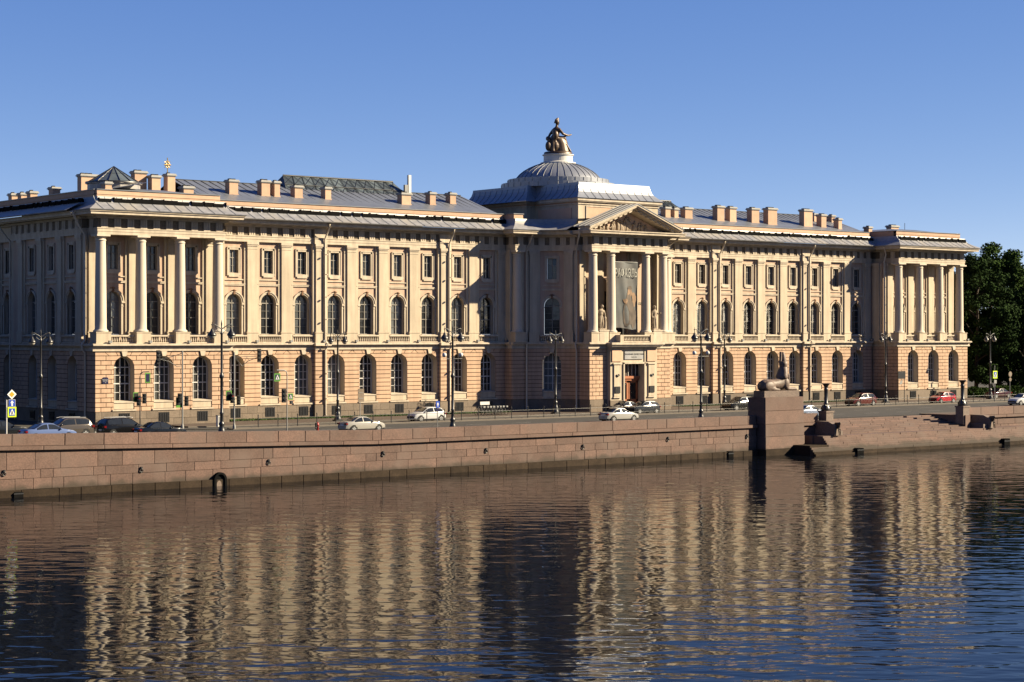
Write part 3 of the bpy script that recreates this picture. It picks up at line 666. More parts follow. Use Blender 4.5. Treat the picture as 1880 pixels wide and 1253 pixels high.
# --- ground storey
mm = MB(); mm.prism([(-.2, RR0-.02) for RR0 in (1.15,)]+[(.2, 1.13), (.33, 1.64), (-.33, 1.64)], lambda p, q, t: (p, t, q), -.22, .0); KEY = mm.mesh('keystone', M['trim'])
m = MB(); m.box(-1.12, 1.12, -.02, .75, 1.8, 2.42); APRON = m.mesh('apron', M['cream'])
m = MB(); m.box(-1.32, 1.32, -.22, .8, 1.60, 1.76); m.prism([(-.1, 2.42), (.8, 2.42), (.8, 2.66), (-.1, 2.52)], lambda a, b_, t: (t, a, b_), -1.14, 1.14); SILL = m.mesh('sill', M['trim'])
m = MB()
for s in range(6): m.box(-.5+s*.2-.018, -.5+s*.2+.018, -.02, .02, .45, 1.3)
GRILLE = m.mesh('grille', M['iron'])
m = MB(); m.box(-.6, .6, .12, .16, .36, 1.36); CELL = m.mesh('cellar_window', M['black'])
ZS, RR = 6.0, 1.15
def ground(P, u0, u1, cs, bond=None, indiv=True, nu=1, cellars=True, vous=True, win=True, lo=None, hi=None):
    face, revs = MB(), []
    bounds = [u0]+[(a+b_)/2 for a, b_ in zip(cs, cs[1:])]+[u1]
    if cs:
        for (a, b_), c_ in zip(zip(bounds, bounds[1:]), cs): revs.append(MB()); opening_wall(face, revs[-1], P, a, b_, 0, ZR1+.2, c_, RR, 1.6, ZS, 1.0, True, nu)
    else: face.pbox(P, u0, u1, -.05, 0, 0, ZR1+.2, nu)
    gw = face.build('ground_wall', M['joint'], AC)
    for rv_ in revs: rv_.build('window_reveal', M['trim'], AC)
    jm = MB(); nc = 13; hc = (ZR1-ZPL)/nc
    def hz(z):
        if z <= ZS: return RR
        if z < ZS+RR-.16: return max(.27, math.sqrt(RR*RR-(z-ZS)**2))
        return .27+.16*(z-ZS-RR+.16)
    for i in range(nc):
        za, zb = ZPL+i*hc+.034, ZPL+(i+1)*hc-.034; zm = (za+zb)/2
        segs = []; lo_ = (u0, u0)
        for c_ in cs:
            segs.append((lo_, (c_-hz(za), c_-hz(zb)))); lo_ = (c_+hz(za), c_+hz(zb))
        segs.append((lo_, (u1, u1)))
        for (a, at_), (b_, bt_) in segs:
            if max(b_, bt_)-min(a, at_) < .12: continue
            xs = [(a, at_)]
            if cs and zm > ZS+.62*RR:       # radial joints above the arch
                for c_ in cs:
                    for s_, ang in ((1, 60), (-1, 60), (1, 36), (-1, 36)):
                        q0, q1 = c_+s_*(za-ZS)/math.tan(R(ang)), c_+s_*(zb-ZS)/math.tan(R(ang))
                        if a+.2 < q0 < b_-.2 and at_+.2 < q1 < bt_-.2: xs.append((q0, q1))
            if bond:
                k = math.floor((a-.5*bond*(i % 2))/bond)+1
                while True:
                    x = k*bond+.5*bond*(i % 2); k += 1
                    if x >= min(b_, bt_)-.25: break
                    if x > max(a, at_)+.25 and all(abs(x-q[0]) > .35 and abs(x-q[1]) > .35 for q in xs): xs.append((x, x))
            xs = sorted(xs)+[(b_, bt_)]
            for (p, pt_), (q, qt_) in zip(xs, xs[1:]):
                g0 = .032 if (p, pt_) != (a, at_) else 0; g1 = .032 if (q, qt_) != (b_, bt_) else 0
                if nu > 1:
                    m_ = MB() if indiv else jm; m_.pbox(P, min(p, pt_)+g0, max(q, qt_)-g1, -.03, .09, za, zb, max(2, int((q-p)*2.5)))
                    if indiv: m_.build('stone', M['rustic'], gw)
                elif indiv and abs(p-pt_) < .01 and abs(q-qt_) < .01:
                    u = (p+g0+q-g1)/2; blk('stone', M['rustic'], gw, P(u, .03, zm), (q-p-g0-g1, .12, zb-za), P.rot(u))
                else:
                    m_ = MB() if indiv else jm
                    m_.prism([(p+g0, za), (q-g1, za), (qt_-g1, zb), (pt_+g0, zb)], lambda a_, b2, t: P(a_, t, b2), -.03, .09)
                    if indiv: m_.build('stone', M['rustic'], gw)
    if jm.v: tag(jm.build('stone_courses', M['rustic'], gw), kind='stuff')
    for c_ in cs:
        rz = P.rot(c_)
        if vous: o = link('keystone', KEY, gw); o.location = P(c_, 0, ZS); o.rotation_euler = (0, 0, rz)
        if win: window('ground', P, c_, -.88, AC, 'arched_window')
        for nm, me in (('apron', APRON), ('sill', SILL)):
            o = link(nm, me, AC); o.location = P(c_, 0, 0); o.rotation_euler = (0, 0, rz)
    # plinth
    x = u0; k = 0
    pm = MB(); pm.pbox(P, u0, u1, -.3, .08, 0, ZPL-.03, nu if nu > 1 else 1); pl = pm.build('plinth', M['plinth'], AC)
    if nu == 1:
        for row, (za, zb) in enumerate(((0.02, .76), (.78, ZPL))):
            x = u0-(.6 if row else 0)
            while x < u1:
                a, b_ = max(x, u0), min(x+1.25, u1); x += 1.25
                if b_-a < .1: continue
                if indiv: blk('plinth_stone', M['plinth'], pl, P((a+b_)/2, .06, (za+zb)/2), (b_-a-.015, .14, zb-za-.012), P.rot(0))
    if cellars:
        for c_ in cs:
            m_ = MB(); m_.pbox(P, c_-.62, c_+.62, .02, .145, .34, 1.38); o = m_.build('cellar_window', M['black'], AC)
            g_ = link('grille', GRILLE, o); g_.location = P(c_, .17, 0); g_.rotation_euler = (0, 0, P.rot(c_))
def ledge(P, u0, u1, nu=1, e=.0):
    m = MB(); m.pbox(P, u0-e, u1+e, -.6, .16, ZR1, ZR1+.2, nu); m.pbox(P, u0-e, u1+e, -.6, .08, ZR1+.2, 8.1, nu)
    m.pbox(P, u0-e, u1+e, -.6, .32, 8.08, 8.2, nu); m.pbox(P, u0-e*1.3, u1+e*1.3, -.6, .50, 8.2, 8.34, nu); m.pbox(P, u0-e*1.3, u1+e*1.3, -.6, .42, 8.34, 8.40, nu)
    m.build('string_course', M['trim'], AC)
LIT = MB(); LIT.box(-.16, .16, -.85, -.55, 8.46, 8.72); LIT.box(-.03, .03, -.7, -.1, 8.40, 8.47); LITM = LIT.mesh('floodlight', M['steel'])

def upper_bay(P, u0, u1, c_, mats=None, bal=True, nu=1, wall=True):
    face, rev = MB(), MB()
    if wall:
        opening_wall(face, rev, P, u0, u1, 8.3, 14.9, c_, .95, 9.3, 12.8, .5, True, nu)
        rev2 = MB(); opening_wall(face, rev2, P, u0, u1, 14.9, 19.5, c_, .56, 16.0, 18.5, .36, False, nu); rev2.build('window_reveal', M['trim'], AC)
        face.build('upper_wall', M['panel'], AC); rev.build('window_reveal', M['trim'], AC)
    window('hall', P, c_, -.44, AC, 'arched_window'); window('attic', P, c_, -.28, AC, 'upper_window')
    for nm, me in (('arch_surround', T_ARCH), ('mask', T_MASK), ('moulding', T_STRING), ('window_surround', T_RECT))+((('balustrade', T_BAL),) if bal else ()):
        o = link(nm, me, AC); o.location = P(c_, .30 if nm == 'balustrade' else 0, 0); o.rotation_euler = (0, 0, P.rot(c_))

def downpipe(pts, r=.11):
    m = MB(); m.tube(pts, r, 8); o = m.build('downpipe', M['pipe'], AC)
    x, y = pts[-1][0], pts[-1][1]
    m = MB()
    for z in (2.2, 5, 11, 13.5, 16, 18.2): m.lathe([(r+.04, z-.04), (r+.04, z+.04)], 8, (x, y, 0), cap=True)
    m.build('pipe_clamp', M['pipe'], o)

# --- wings
W0, WP = 15.72, 4.32
for sg in (-1, 1):
    cs = sorted(sg*(W0+k*WP) for k in range(9))
    ua, ub = (-53.2, -13.1) if sg < 0 else (13.1, 53.2)
    ground(FR(-.28), ua, ub, cs, None, indiv=(sg < 0))
    ledge(FR(-.36), ua, ub)
    b_ = [ua]+[(p+q)/2 for p, q in zip(cs, cs[1:])]+[ub]
    for (a, e), c_ in zip(zip(b_, b_[1:]), cs): upper_bay(FR(0), a, e, c_)
    for i in range(-1, 9):
        u = sg*(W0+(i+.5)*WP)
        pier = i in (1, 5)
        pilaster(FR(0), u, PIL2 if pier else PIL)
        if pier:
            m = MB(); m.box(u-.78, u+.78, -.60, .1, 0, 7.7); gw = m.build('pier', M['joint'], AC); m = MB(); m.box(u-.9, u+.9, -.78, .1, 0, ZPL-.02); m.build('pier_plinth', M['plinth'], AC); m = MB(); m.box(u-.84, u+.84, -.80, .1, 7.65, 7.85); m.box(u-.84, u+.84, -.72, .1, 7.85, 8.1); m.box(u-1.05, u+1.05, -1.18, .1, 8.08, 8.38); m.build('pier_ledge', M['trim'], AC)
            for k in range(13):
                hc = (ZR1-ZPL)/13; blk('stone', M['rustic'], gw, (u, -.38, ZPL+(k+.5)*hc), (1.64, .66, hc-.07))
            m = MB(); m.box(u-.8, u+.8, -.62, 0, 19.40, 19.98); m.box(u-.86, u+.86, -.69, 0, 19.98, 20.08); m.box(u-.76, u+.76, -.55, 0, 20.08, 21.02); m.build('entablature_break', M['trim'], AC)
            px_ = u+sg*0+.42
            downpipe([(px_, -1.75, 21.6), (px_, -1.6, 21.2), (px_, -.82, 20.0), (px_, -.74, 19.2), (px_, -.74, 8.6), (px_, -1.32, 8.4), (px_, -1.32, 8.0), (px_, -.84, 7.6), (px_, -.84, .45), (px_, -1.1, .3)])
        o = link('floodlight', LITM, AC); o.location = (u+.3, -.1, 0)
    # entablature of the wing
    m = MB()
    for e, z0, z1 in ((.34, 19.40, 19.70), (.38, 19.70, 19.98), (.43, 19.98, 20.08)): m.box(ua, ub, -e, .3, z0, z1)
    m.build('architrave', M['trim'], AC)
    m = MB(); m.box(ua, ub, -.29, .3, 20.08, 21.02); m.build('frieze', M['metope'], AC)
    m = MB()
    for e, z0, z1 in ((.46, 21.02, 21.12), (.60, 21.12, 21.25), (1.28, 21.24, 21.35), (1.52, 21.35, 21.62), (1.62, 21.62, 21.74)): m.box(ua, ub, -e, .3, z0, z1)
    m.build('cornice', M['trim'], AC)
    triglyphs(FR(-.29), ua, ub, 28, 0)
    P = FR(-.34); m = MB(); runsweep(m, P, ua-.5, ub+.5, SK, 1); m.build('roof_skirt', M['skirt'], AC)
    m = MB(); seams(m, P, ua, ub, 1.25, SK[1:], skew=-.06); tag(m.build('roof_seams', M['roof'], AC), kind='stuff')
    gutter(P, ua, ub, .33); parapet(FR(0.1), ua, ub, 0, 22.95, 23.92)
    # roof of the wing
    m = MB(); m.quad((ua, .4, 23.7), (ub, .4, 23.7), (ub, 8.6, 26.5), (ua, 8.6, 26.5)); m.quad((ua, 8.6, 26.5), (ub, 8.6, 26.5), (ub, 17, 23.4), (ua, 17, 23.4))
    for z0 in (0,): m.box(ua, ub, 16.6, 17, 0, 23.4)
    m.build('roof', M['roof'], AC)
    m = MB(); seams(m, FR(0), ua, ub, 1.05, [(-.45, 23.62), (-8.6, 26.5)], h=.055, w_=.06); m.box(ua, ub, 8.5, 8.7, 26.45, 26.58); tag(m.build('roof_seams', M['seam'], AC), kind='stuff')

# --- pavilions
S_, Wc, YC = 68.0, 4.476, -4.09
for sg in (-1, 1):
    cols = [sg*(S_-k*Wc) for k in range(4)]; cs = sorted(sg*(S_-(k+.5)*Wc) for k in range(3))
    ua, ub = sorted((sg*68.93, sg*53.6))
    ground(FR(-4.71), ua, ub, cs, 1.12, indiv=(sg < 0))
    ledge(FR(-4.80), ua, ub, 1, .35)
    m = MB(); m.box(ua+.1, ub-.1, -4.6, -2.0, 7.7, 8.36); m.build('portico_floor', M['trim'], AC)
    # inner return of the ground storey, facing the wing
    PI = SR(ub-.09) if sg < 0 else SL(ua+.09)
    ground(PI, -4.71, -.2, [], 1.12, indiv=False, cellars=False); ledge(PI, -4.8, .2)
    for x in cols:
        column(x, YC); pilaster(FR(-2.25), x, PIL3)
        o = link('floodlight', LITM, AC); o.location = (x+.5, -4.5, 0)
    xa, xb = sorted((sg*68.95, sg*53.3)); b_ = [xa]+sorted(cols[1:3])+[xb]
    for (a, e), c_ in zip(zip(b_, b_[1:]), cs):
        upper_bay(FR(-2.25), a, e, c_, bal=False)
        o = link('balustrade', T_BALP, AC); o.location = (c_, YC-.1, 0)
    # upper return facing the wing, with a pilaster
    PU = SR(xb) if sg < 0 else SL(xa)
    m = MB(); m.pbox(PU, -2.25, .1, -.1, 0, 8.3, 19.5); m.build('upper_wall', M['panel'], AC); pilaster(PU, -1.25, PIL3, -.1)
    # portico entablature
    ea, eb = sorted((sg*68.58, sg*53.98)); entab_box(ea, eb, -4.60, 2.0)
    triglyphs(FR(-4.60), ea, eb, 10, -.04)
    PI2 = (SR(eb) if sg < 0 else SL(ea)); triglyphs(PI2, -4.5, -.6, 2, -.04)
    if sg < 0: triglyphs(SL(ea), -4.4, -2.2, 1, -.04)
    m = MB(); ringsweep(m, ea, eb, -4.60, 8, SK); m.build('roof_skirt', M['skirt'], AC)
    m = MB(); seams(m, FR(-4.6), ea-.9, eb+.9, 1.25, SK[1:], skew=-.05); tag(m.build('roof_seams', M['roof'], AC), kind='stuff')
    gutter(FR(-4.6), ea, eb, .33)
    parapet(FR(-3.95), ea+.25, eb-.25, 0, 23.1, 24.05)
    parapet(SL(ea+.25) if sg > 0 else SR(eb-.25), -3.93, 9, 0, 23.1, 24.05)
    m = MB(); ringsweep(m, ea+.6, eb-.6, -3.6, 13.5, [(0, 23.6), (0, 23.88), (-4.2, 24.55)], cap=True); m.build('roof', M['roof'], AC)
    downx = (eb+.95) if sg < 0 else (ea-.95)
    ydn = -.75 if sg < 0 else -2.6
    if sg > 0: downpipe([(downx-.6, -3.2, 21.7), (downx+.1, -3.0, 20.6), (53.05, -2.75, 19.6), (53.05, -2.75, 8.7), (53.05, -2.75, 8.4), (53.3, -2.75, 7.6), (53.3, -2.75, .4)])
    else: downpipe([(eb+1.5, -1.9, 21.7), (eb+.8, -1.6, 20.6), (eb+.75, -.9, 19.6), (eb+.75, -.9, 9.0), (eb+.75, -.95, .4)])
# left side elevation
PS = SL(-68.95); ys = [.45, 5.2, 9.9]
ground(SL(-68.84), -4.71, 14.6, ys, 1.12, indiv=False); ledge(SL(-68.93), -4.8, 14.6)
b_ = [-2.25, 2.8, 7.55, 14.6]
for (a, e), c_ in zip(zip(b_, b_[1:]), ys): upper_bay(PS, a, e, c_)
for y in (-1.75, 2.8, 7.55, 12.3): pilaster(PS, y, PIL3)
m = MB()
for e, z0, z1 in ((.34, 19.40, 19.70), (.38, 19.70, 19.98), (.43, 19.98, 20.08)): m.box(-68.95-e, -60, -2.4, 14.6, z0, z1)
m.build('architrave', M['trim'], AC)
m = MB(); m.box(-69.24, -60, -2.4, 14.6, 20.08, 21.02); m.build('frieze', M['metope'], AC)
m = MB()
for e, z0, z1 in ((.46, 21.02, 21.12), (.60, 21.12, 21.25), (1.28, 21.24, 21.35), (1.52, 21.35, 21.62), (1.62, 21.62, 21.74)): m.box(-68.95-e, -60, -2.5, 15.2, z0, z1)
m.build('cornice', M['trim'], AC)
triglyphs(SL(-69.24), -2.2, 14.4, 11, 0)
P = SL(-69.29); m = MB(); runsweep(m, P, -2.5, 40, SK); m.build('roof_skirt', M['skirt'], AC)
gutter(P, -2.5, 40, .33); parapet(SL(-68.45), -3.6, 40, 0, 23.1, 24.05)
m = MB(); m.quad((-68.2, -2, 23.7), (-68.2, 60, 23.7), (-61, 60, 25.2), (-61, -2, 25.2)); m.build('roof', M['roof'], AC)
PB = SL(-68.25); ground(SL(-68.2), 14.6, 40, [17.6, 22, 26.4, 30.8, 35.2], None, indiv=False); ledge(SL(-68.25), 14.6, 40)
b_ = [14.6, 19.8, 24.2, 28.6, 33, 40]
for (a, e), c_ in zip(zip(b_, b_[1:]), [17.6, 22, 26.4, 30.8, 35.2]): upper_bay(PB, a, e, c_)
for y in (15.5, 19.8, 24.2, 28.6, 33): pilaster(PB, y, PIL3)
m = MB()
for e, z0, z1 in ((.34, 19.40, 20.08), (.29, 20.08, 21.02), (.60, 21.02, 21.25), (1.28, 21.24, 21.35), (1.62, 21.35, 21.74)): m.box(-68.25-e, -60, 14.5, 60, z0, z1)
m.build('cornice', M['trim'], AC)
downpipe([(-70.6, -3.0, 21.7), (-69.9, -2.9, 20.4), (-69.15, -2.85, 19.4), (-69.15, -2.85, 8.7), (-69.45, -2.85, 8.4), (-69.4, -2.85, 7.8), (-69.1, -2.85, 7.5), (-69.1, -2.85, .3)])
downpipe([(-70.6, 15.6, 21.7), (-69.9, 15.4, 20.4), (-69.1, 15.2, 19.4), (-69.1, 15.2, .3)])
# right side wall, plain
m = MB(); m.box(60, 68.9, -2, 60, 0, 21.7); m.build('side_wall', M['panel'], AC)

# --- centre: corner blocks with columns, concave bays, portico
for sg in (-1, 1):
    fx = lambda a, b_: tuple(sorted((sg*a, sg*b_)))
    a, b_ = fx(13.1, 11.4)
    ground(FR(-1.62), a, b_, [], None, indiv=False, cellars=False); ledge(FR(-1.70), a, b_, 1, .2)
    side = SL(a) if sg < 0 else SR(b_)
    ground(side, -1.62, -.2, [], None, indiv=False, cellars=False); ledge(side, -1.7, -.1)
    m = MB(); m.box(a, b_, -1.25, .5, 8.3, 19.5); c0, c1 = fx(11.95, 11.3); m.box(c0, c1, -1.66, .4, 8.3, 19.5); m.build('upper_wall', M['cream'], AC)
    column(sg*12.25, -1.55)
    ea, eb = fx(12.95, 11.35)
    entab_box(ea, eb, -2.1, 1.0); triglyphs(FR(-2.1), ea, eb, 1, -.04); triglyphs(SL(ea) if sg < 0 else SR(eb), -2.05, -.5, 1, -.04)
    m = MB(); ringsweep(m, ea, eb+(.8 if sg < 0 else 0), -2.1, 4, SK); m.build('roof_skirt', M['skirt'], AC)
    m = MB(); m.box(ea+.1, eb-.1, -1.7, 3, 22.6, 23.75); m.build('parapet', M['chimney'], AC)
    m = MB(); m.box(ea, eb, -1.8, 3, 23.75, 23.84); m.build('parapet_coping', M['roof'], AC)
    P = ARC(sg); mid = ARC_L/2
    ground(P, 0, ARC_L, [mid], None, indiv=True, nu=7, cellars=False); ledge(P, 0, ARC_L, 16)
    upper_bay(P, 0, ARC_L, mid, nu=7)
    for u in (mid-2.35, mid+2.35): pilaster(P, u, PIL3)
    m = MB()
    for e, z0, z1 in ((.34, 19.40, 19.70), (.38, 19.70, 19.98), (.43, 19.98, 20.08)): m.pbox(P, 0, ARC_L, -.5, e, z0, z1, 16)
    m.build('architrave', M['trim'], AC)
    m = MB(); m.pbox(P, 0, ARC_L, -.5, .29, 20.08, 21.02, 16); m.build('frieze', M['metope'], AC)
    m = MB()
    for e, z0, z1 in ((.46, 21.02, 21.12), (.60, 21.12, 21.25), (1.28, 21.24, 21.35), (1.52, 21.35, 21.62), (1.62, 21.62, 21.74)): m.pbox(P, 0, ARC_L, -.5, e, z0, z1, 16)
    m.build('cornice', M['trim'], AC); triglyphs(P, .4, ARC_L-.2, 5, .29)
    m = MB(); runsweep(m, lambda u, d, z: P(u, d+.34, z), 0, ARC_L, SK+[(-3, 23.4)], 16); m.build('roof_skirt', M['skirt'], AC)
    # side of the portico
    side = SL(-6.55) if sg < 0 else SR(6.55)
    ground(side, -8.24, -6.4, [], None, indiv=False, cellars=False); ledge(side, -8.3, -6.2, 1)
    m = MB(); m.box(*fx(6.6, 6.0), -6.5, -5.2, 8.3, 19.5); m.build('upper_wall', M['cream'], AC)
    dp = sg
    downpipe([(sg*11.2, -3.4, 21.6), (sg*11.0, -2.6, 20.6), (sg*11.1, -1.95, 19.6), (sg*11.1, -1.95, .4)])
    downpipe([(sg*8.2, -8.3, 21.9), (sg*8.05, -8.1, 21.2), (sg*6.95, -6.3, 19.6), (sg*6.95, -6.3, 8.6), (sg*7.15, -6.3, 8.2), (sg*6.95, -6.3, 7.4), (sg*6.95, -6.3, .4)])
m = MB(); m.box(-6.5, 6.5, -5.4, -5.0, 8.3, 19.5); m.build('upper_wall', M['panel'], AC)
m = MB(); m.box(-1.7, 1.7, -5.42, -5.2, 8.4, 14.6); m.build('portico_doorway', M['black'], AC)
m = MB()
for s in (-1, 1): ringpart(m, .9, 1.15, 12.2, -.1, .1); 
for s in (-1, 1):
    o = link('niche_surround', m.mesh('niche', M['trim']) if s < 0 else o.data, AC); o.location = (s*4.28, -5.4, 0)
for x in (-5.71, -2.84, 2.84, 5.71): column(x, -7.87); pilaster(FR(-5.4), x, PIL3)
m = MB(); m.box(-6.5, 6.5, -8.2, -5.3, 7.7, 8.36); m.build('portico_floor', M['trim'], AC)
ground(FR(-8.21), -6.6, -3.85, [], 1.12, indiv=True, cellars=False); ground(FR(-8.21), 3.85, 6.6, [], 1.12, indiv=True, cellars=False)
ledge(FR(-8.30), -6.6, -3.85, 1, .3); ledge(FR(-8.30), 3.85, 6.6, 1, .3)
entab_box(-6.28, 6.28, -8.35, -2.5); triglyphs(FR(-8.35), -6.28, 6.28, 9, -.04)
for P in (SL(-6.28), SR(6.28)): triglyphs(P, -8.2, -6.2, 1, -.04)
# pediment
ZPD, HP = 21.74, 2.85; HW = 7.55
m = MB(); m.prism([(-HW+.9, ZPD+.02), (HW-.9, ZPD+.02), (0, ZPD+HP-.35)], lambda a, b_, t: (a, t, b_), -7.5, -6.0); m.build('tympanum', M['panel'], AC)
m = MB()
sl = HP/HW; 
for s in (-1, 1):
    for (o0, o1, y0) in ((0.0, .17, -9.55), (-.16, 0.0, -9.42), (-.34, -.16, -9.1), (-.5, -.34, -8.75)):
        m.prism([(s*HW, ZPD+.24+o0), (0, ZPD+.24+HP+o0), (0, ZPD+.24+HP+o1), (s*HW, ZPD+.24+o1)], lambda a, b_, t: (a, t, b_), y0, -7.3)
    for k in range(9):
        t = (k+.7)/9.6; x = s*HW*(1-t); z = ZPD+.24-.5+HP*t
        m.prism([(x-.22, z-.02-s*sl*-.22*0), (x+.22, z-.02), (x+.22, z+.12), (x-.22, z+.12)], lambda a, b_, q: (a, q, b_+(-s*(a-x)*sl)), -9.05, -8.35)
m.box(-HW, HW, -9.6, -7.3, 21.62, 21.76)
m.build('pediment_cornice', M['trim'], AC)
m = MB()      # relief figures
for k in range(26):
    x = random.gauss(0, 2.2)
    if abs(x) > 4.8: continue
    h = (HP-.75)*(1-abs(x)/HW*1.2)*random.uniform(.45, .95); z = ZPD+.1
    m.ell((x, -7.54, z+h*.4), (.22, .2, max(.15, h*.45)), 8, 6); m.ell((x+random.uniform(-.1, .1), -7.6, z+h*.88), (.12, .14, .14), 7, 5); m.tube([(x, -7.6, z+h*.6), (x+random.uniform(-.6, .6), -7.65, z+h*random.uniform(.3, 1.0))], [.09, .06], 6)
m.build('relief', M['statue'], AC)
m = MB()
for s in (-1, 1): m.prism([(s*(HW+.15), ZPD+.40), (0, ZPD+.43+HP), (0, ZPD+.50+HP), (s*(HW+.15), ZPD+.47)], lambda a, b_, t: (a, t, b_), -9.6, -3.0)
rf = m.build('pediment_roof', M['roof'], AC)
m = MB()
for s in (-1, 1):
    for y in (-9.5, -8.6, -7.6, -6.6): m.prism([(s*(HW+.1), ZPD+.47), (0, ZPD+.5+HP), (0, ZPD+.58+HP), (s*(HW+.1), ZPD+.55)], lambda a, b_, t: (a, t, b_), y, y+.07)
tag(m.build('roof_seams', M['cap'], AC), kind='stuff')

# --- attic block, roof and dome
DX, DY = 0.0, 5.4
def attic(x0, x1, y0, y1):
    m = MB(); m.box(x0, x1, y0, y1, 22.3, 25.0); m.build('attic_wall', M['cream'], AC)
    m = MB(); m.box(x0-.12, x1+.12, y0-.12, y1+.12, 25.0, 25.12); m.box(x0-.3, x1+.3, y0-.3, y1+.3, 25.30, 25.42); m.box(x0-.4, x1+.4, y0-.4, y1+.4, 25.42, 25.75); m.build('attic_cornice', M['trim'], AC)
    m = MB(); m.box(x0-.02, x1+.02, y0-.02, y1+.02, 25.12, 25.30); m.box(x0-.12, x1+.12, y0-.12, y1+.12, 22.3, 22.6); m.build('attic_frieze', M['chimney'], AC)
attic(-6.5, 6.5, -6.1, 3.0); attic(-7.9, 7.9, 2.0, 14.5)
m = MB()
m.box(-5.2, 5.2, -6.14, -6.0, 22.9, 24.72); m.build('attic_panel', M['chimney'], AC)
m = MB(); m.box(-5.32, 5.32, -6.2, -6.05, 24.72, 24.84); m.box(-5.32, -5.2, -6.2, -6.05, 22.8, 24.72); m.box(5.2, 5.32, -6.2, -6.05, 22.8, 24.72); m.build('panel_moulding', M['trim'], AC)
m = MB(); m.box(-6.56, -6.4, -4.9, 1.4, 22.9, 24.6); m.build('attic_panel', M['chimney'], AC)
DR = [(.55, 25.75), (.30, 25.95), (0, 26.2), (-.35, 26.55), (-.58, 26.95), (-.70, 27.4), (-.74, 27.72)]
for (x0, x1, y0, y1) in ((-6.5, 6.5, -6.1, 4.0), (-7.9, 7.9, 2.0, 14.5)):
    m = MB(); ringsweep(m, x0, x1, y0, y1, ([(1.25, 25.6), (.85, 25.68)] if y1 > 5 else [])+DR, cap=True); m.build('dome_skirt', M['dome'], AC)
    m = MB(); seams(m, FR(y0), x0+.6, x1-.6, 1.1, DR[:-1], h=.035, w_=.06); seams(m, SL(x0), y0+.6, y1-.6, 1.1, DR[:-1], h=.035, w_=.06); tag(m.build('roof_seams', M['roof'], AC), kind='stuff')
m = MB(); m.lathe([(7.2, 27.66), (7.2, 28.32), (6.4, 28.38)], 72, (DX, DY, 0), smooth=False); m.lathe([(6.4, 28.3), (6.4, 28.86), (5.4, 28.92)], 72, (DX, DY, 0), smooth=False); m.build('dome_step', M['dome'], AC)
m = MB()
for r_, z_ in ((7.21, 27.72), (6.41, 28.34)):
    for k in range(36):
        a = 2*math.pi*k/36; m.box(DX+r_*math.cos(a)-.03, DX+r_*math.cos(a)+.03, DY+r_*math.sin(a)-.03, DY+r_*math.sin(a)+.03, z_, z_+.5)
tag(m.build('step_seams', M['roof'], AC), kind='stuff')
dprof = [(5.5, 28.75), (5.4, 28.98), (4.95, 29.5), (4.4, 29.94), (3.7, 30.35), (3.0, 30.66), (2.4, 30.86), (1.95, 30.96)]
m = MB(); m.lathe(dprof, 72, (DX, DY, 0), smooth=True); dm = m.build('dome', M['dome'], AC)
m = MB()
for k in range(36):
    a = 2*math.pi*k/36; ca, sa = math.cos(a), math.sin(a)
    m.tube([(DX+(r_+.02)*ca, DY+(r_+.02)*sa, z_+.02) for r_, z_ in dprof[1:]], .035, 4)
m.build('rib', M['roof'], dm)
m = MB(); m.lathe([(2.25, 30.85), (2.25, 31.08), (2.0, 31.15), (1.85, 31.22), (1.85, 31.95), (2.0, 32.0), (2.0, 32.1)], 40, (DX, DY, 0), smooth=False); m.build('statue_drum', M['white'], AC)

# --- bronze statue on the dome (its own thing)
st = empty('bronze_statue', (DX, DY, 32.1), R(-8)); st.scale = (1.2, 1.2, 1.2); tag(st, 'seated helmeted bronze figure with outstretched arm on top of the dome', 'statue')
m = MB(); m.lathe([(1.5, 0), (1.5, .22), (1.4, .28)], 32); m.build('plinth_disc', M['bronze'], st)
# figure faces right and front
k = 1.0; m = MB()
m.ell((-.5, 0, .85), (.55, .7, .85)); m.ell((-.68, -.1, 1.5), (.3, .5, .6)); m.tube([(-.9, -.4, .25), (-.85, -.35, 1.5), (-.6, -.3, 2.2)], [.22, .16, .1], 8); m.ell((-.6, -.5, 2.0), (.3, .25, .5))
m.loft([rr(z, x, rx, ry) for z, x, rx, ry in ((.25, .35, 1.0, .95), (.8, .28, .9, .85), (1.3, .18, .85, .78), (1.65, .05, .75, .68), (1.9, -.2, .55, .55))])
m.tube([(-.35, -.3, 1.65), (.5, -.38, 1.72), (.72, -.36, 1.2), (.85, -.34, .35)], [.34, .30, .24, .2], 10); m.tube([(-.35, .3, 1.65), (.6, .36, 1.75), (.82, .36, 1.2), (1.05, .36, .35)], [.34, .3, .24, .2], 10)
m.loft([rr(z, x, rx, ry) for z, x, rx, ry in ((1.6, -.3, .42, .5), (2.0, -.3, .36, .42), (2.4, -.26, .4, .48), (2.72, -.24, .38, .52), (2.9, -.22, .2, .3))])
m.tube([(-.22, 0, 2.8), (-.14, 0, 3.15)], [.17, .14], 10); m.ell((-.08, 0, 3.35), (.22, .18, .27)); m.ell((.12, 0, 3.33), (.06, .04, .06))
m.ell((-.13, 0, 3.48), (.27, .21, .26)); m.prism([(-.55, 3.2), (-.35, 3.75), (-.05, 3.95), (.12, 3.82), (.0, 3.6), (-.3, 3.5)], lambda a, b_, t: (a, t, b_), -.08, .08)
m.tube([(-.2, -.48, 2.68), (.15, -.75, 2.15), (.7, -.72, 2.02), (1.12, -.62, 2.08)], [.18, .15, .12, .09], 8); m.ell((1.2, -.6, 2.12), (.16, .08, .07)); m.tube([(1.25, -.6, 2.1), (1.36, -.58, 2.22)], .04, 5); m.tube([(1.2, -.56, 2.1), (1.22, -.55, 2.28)], .035, 5)
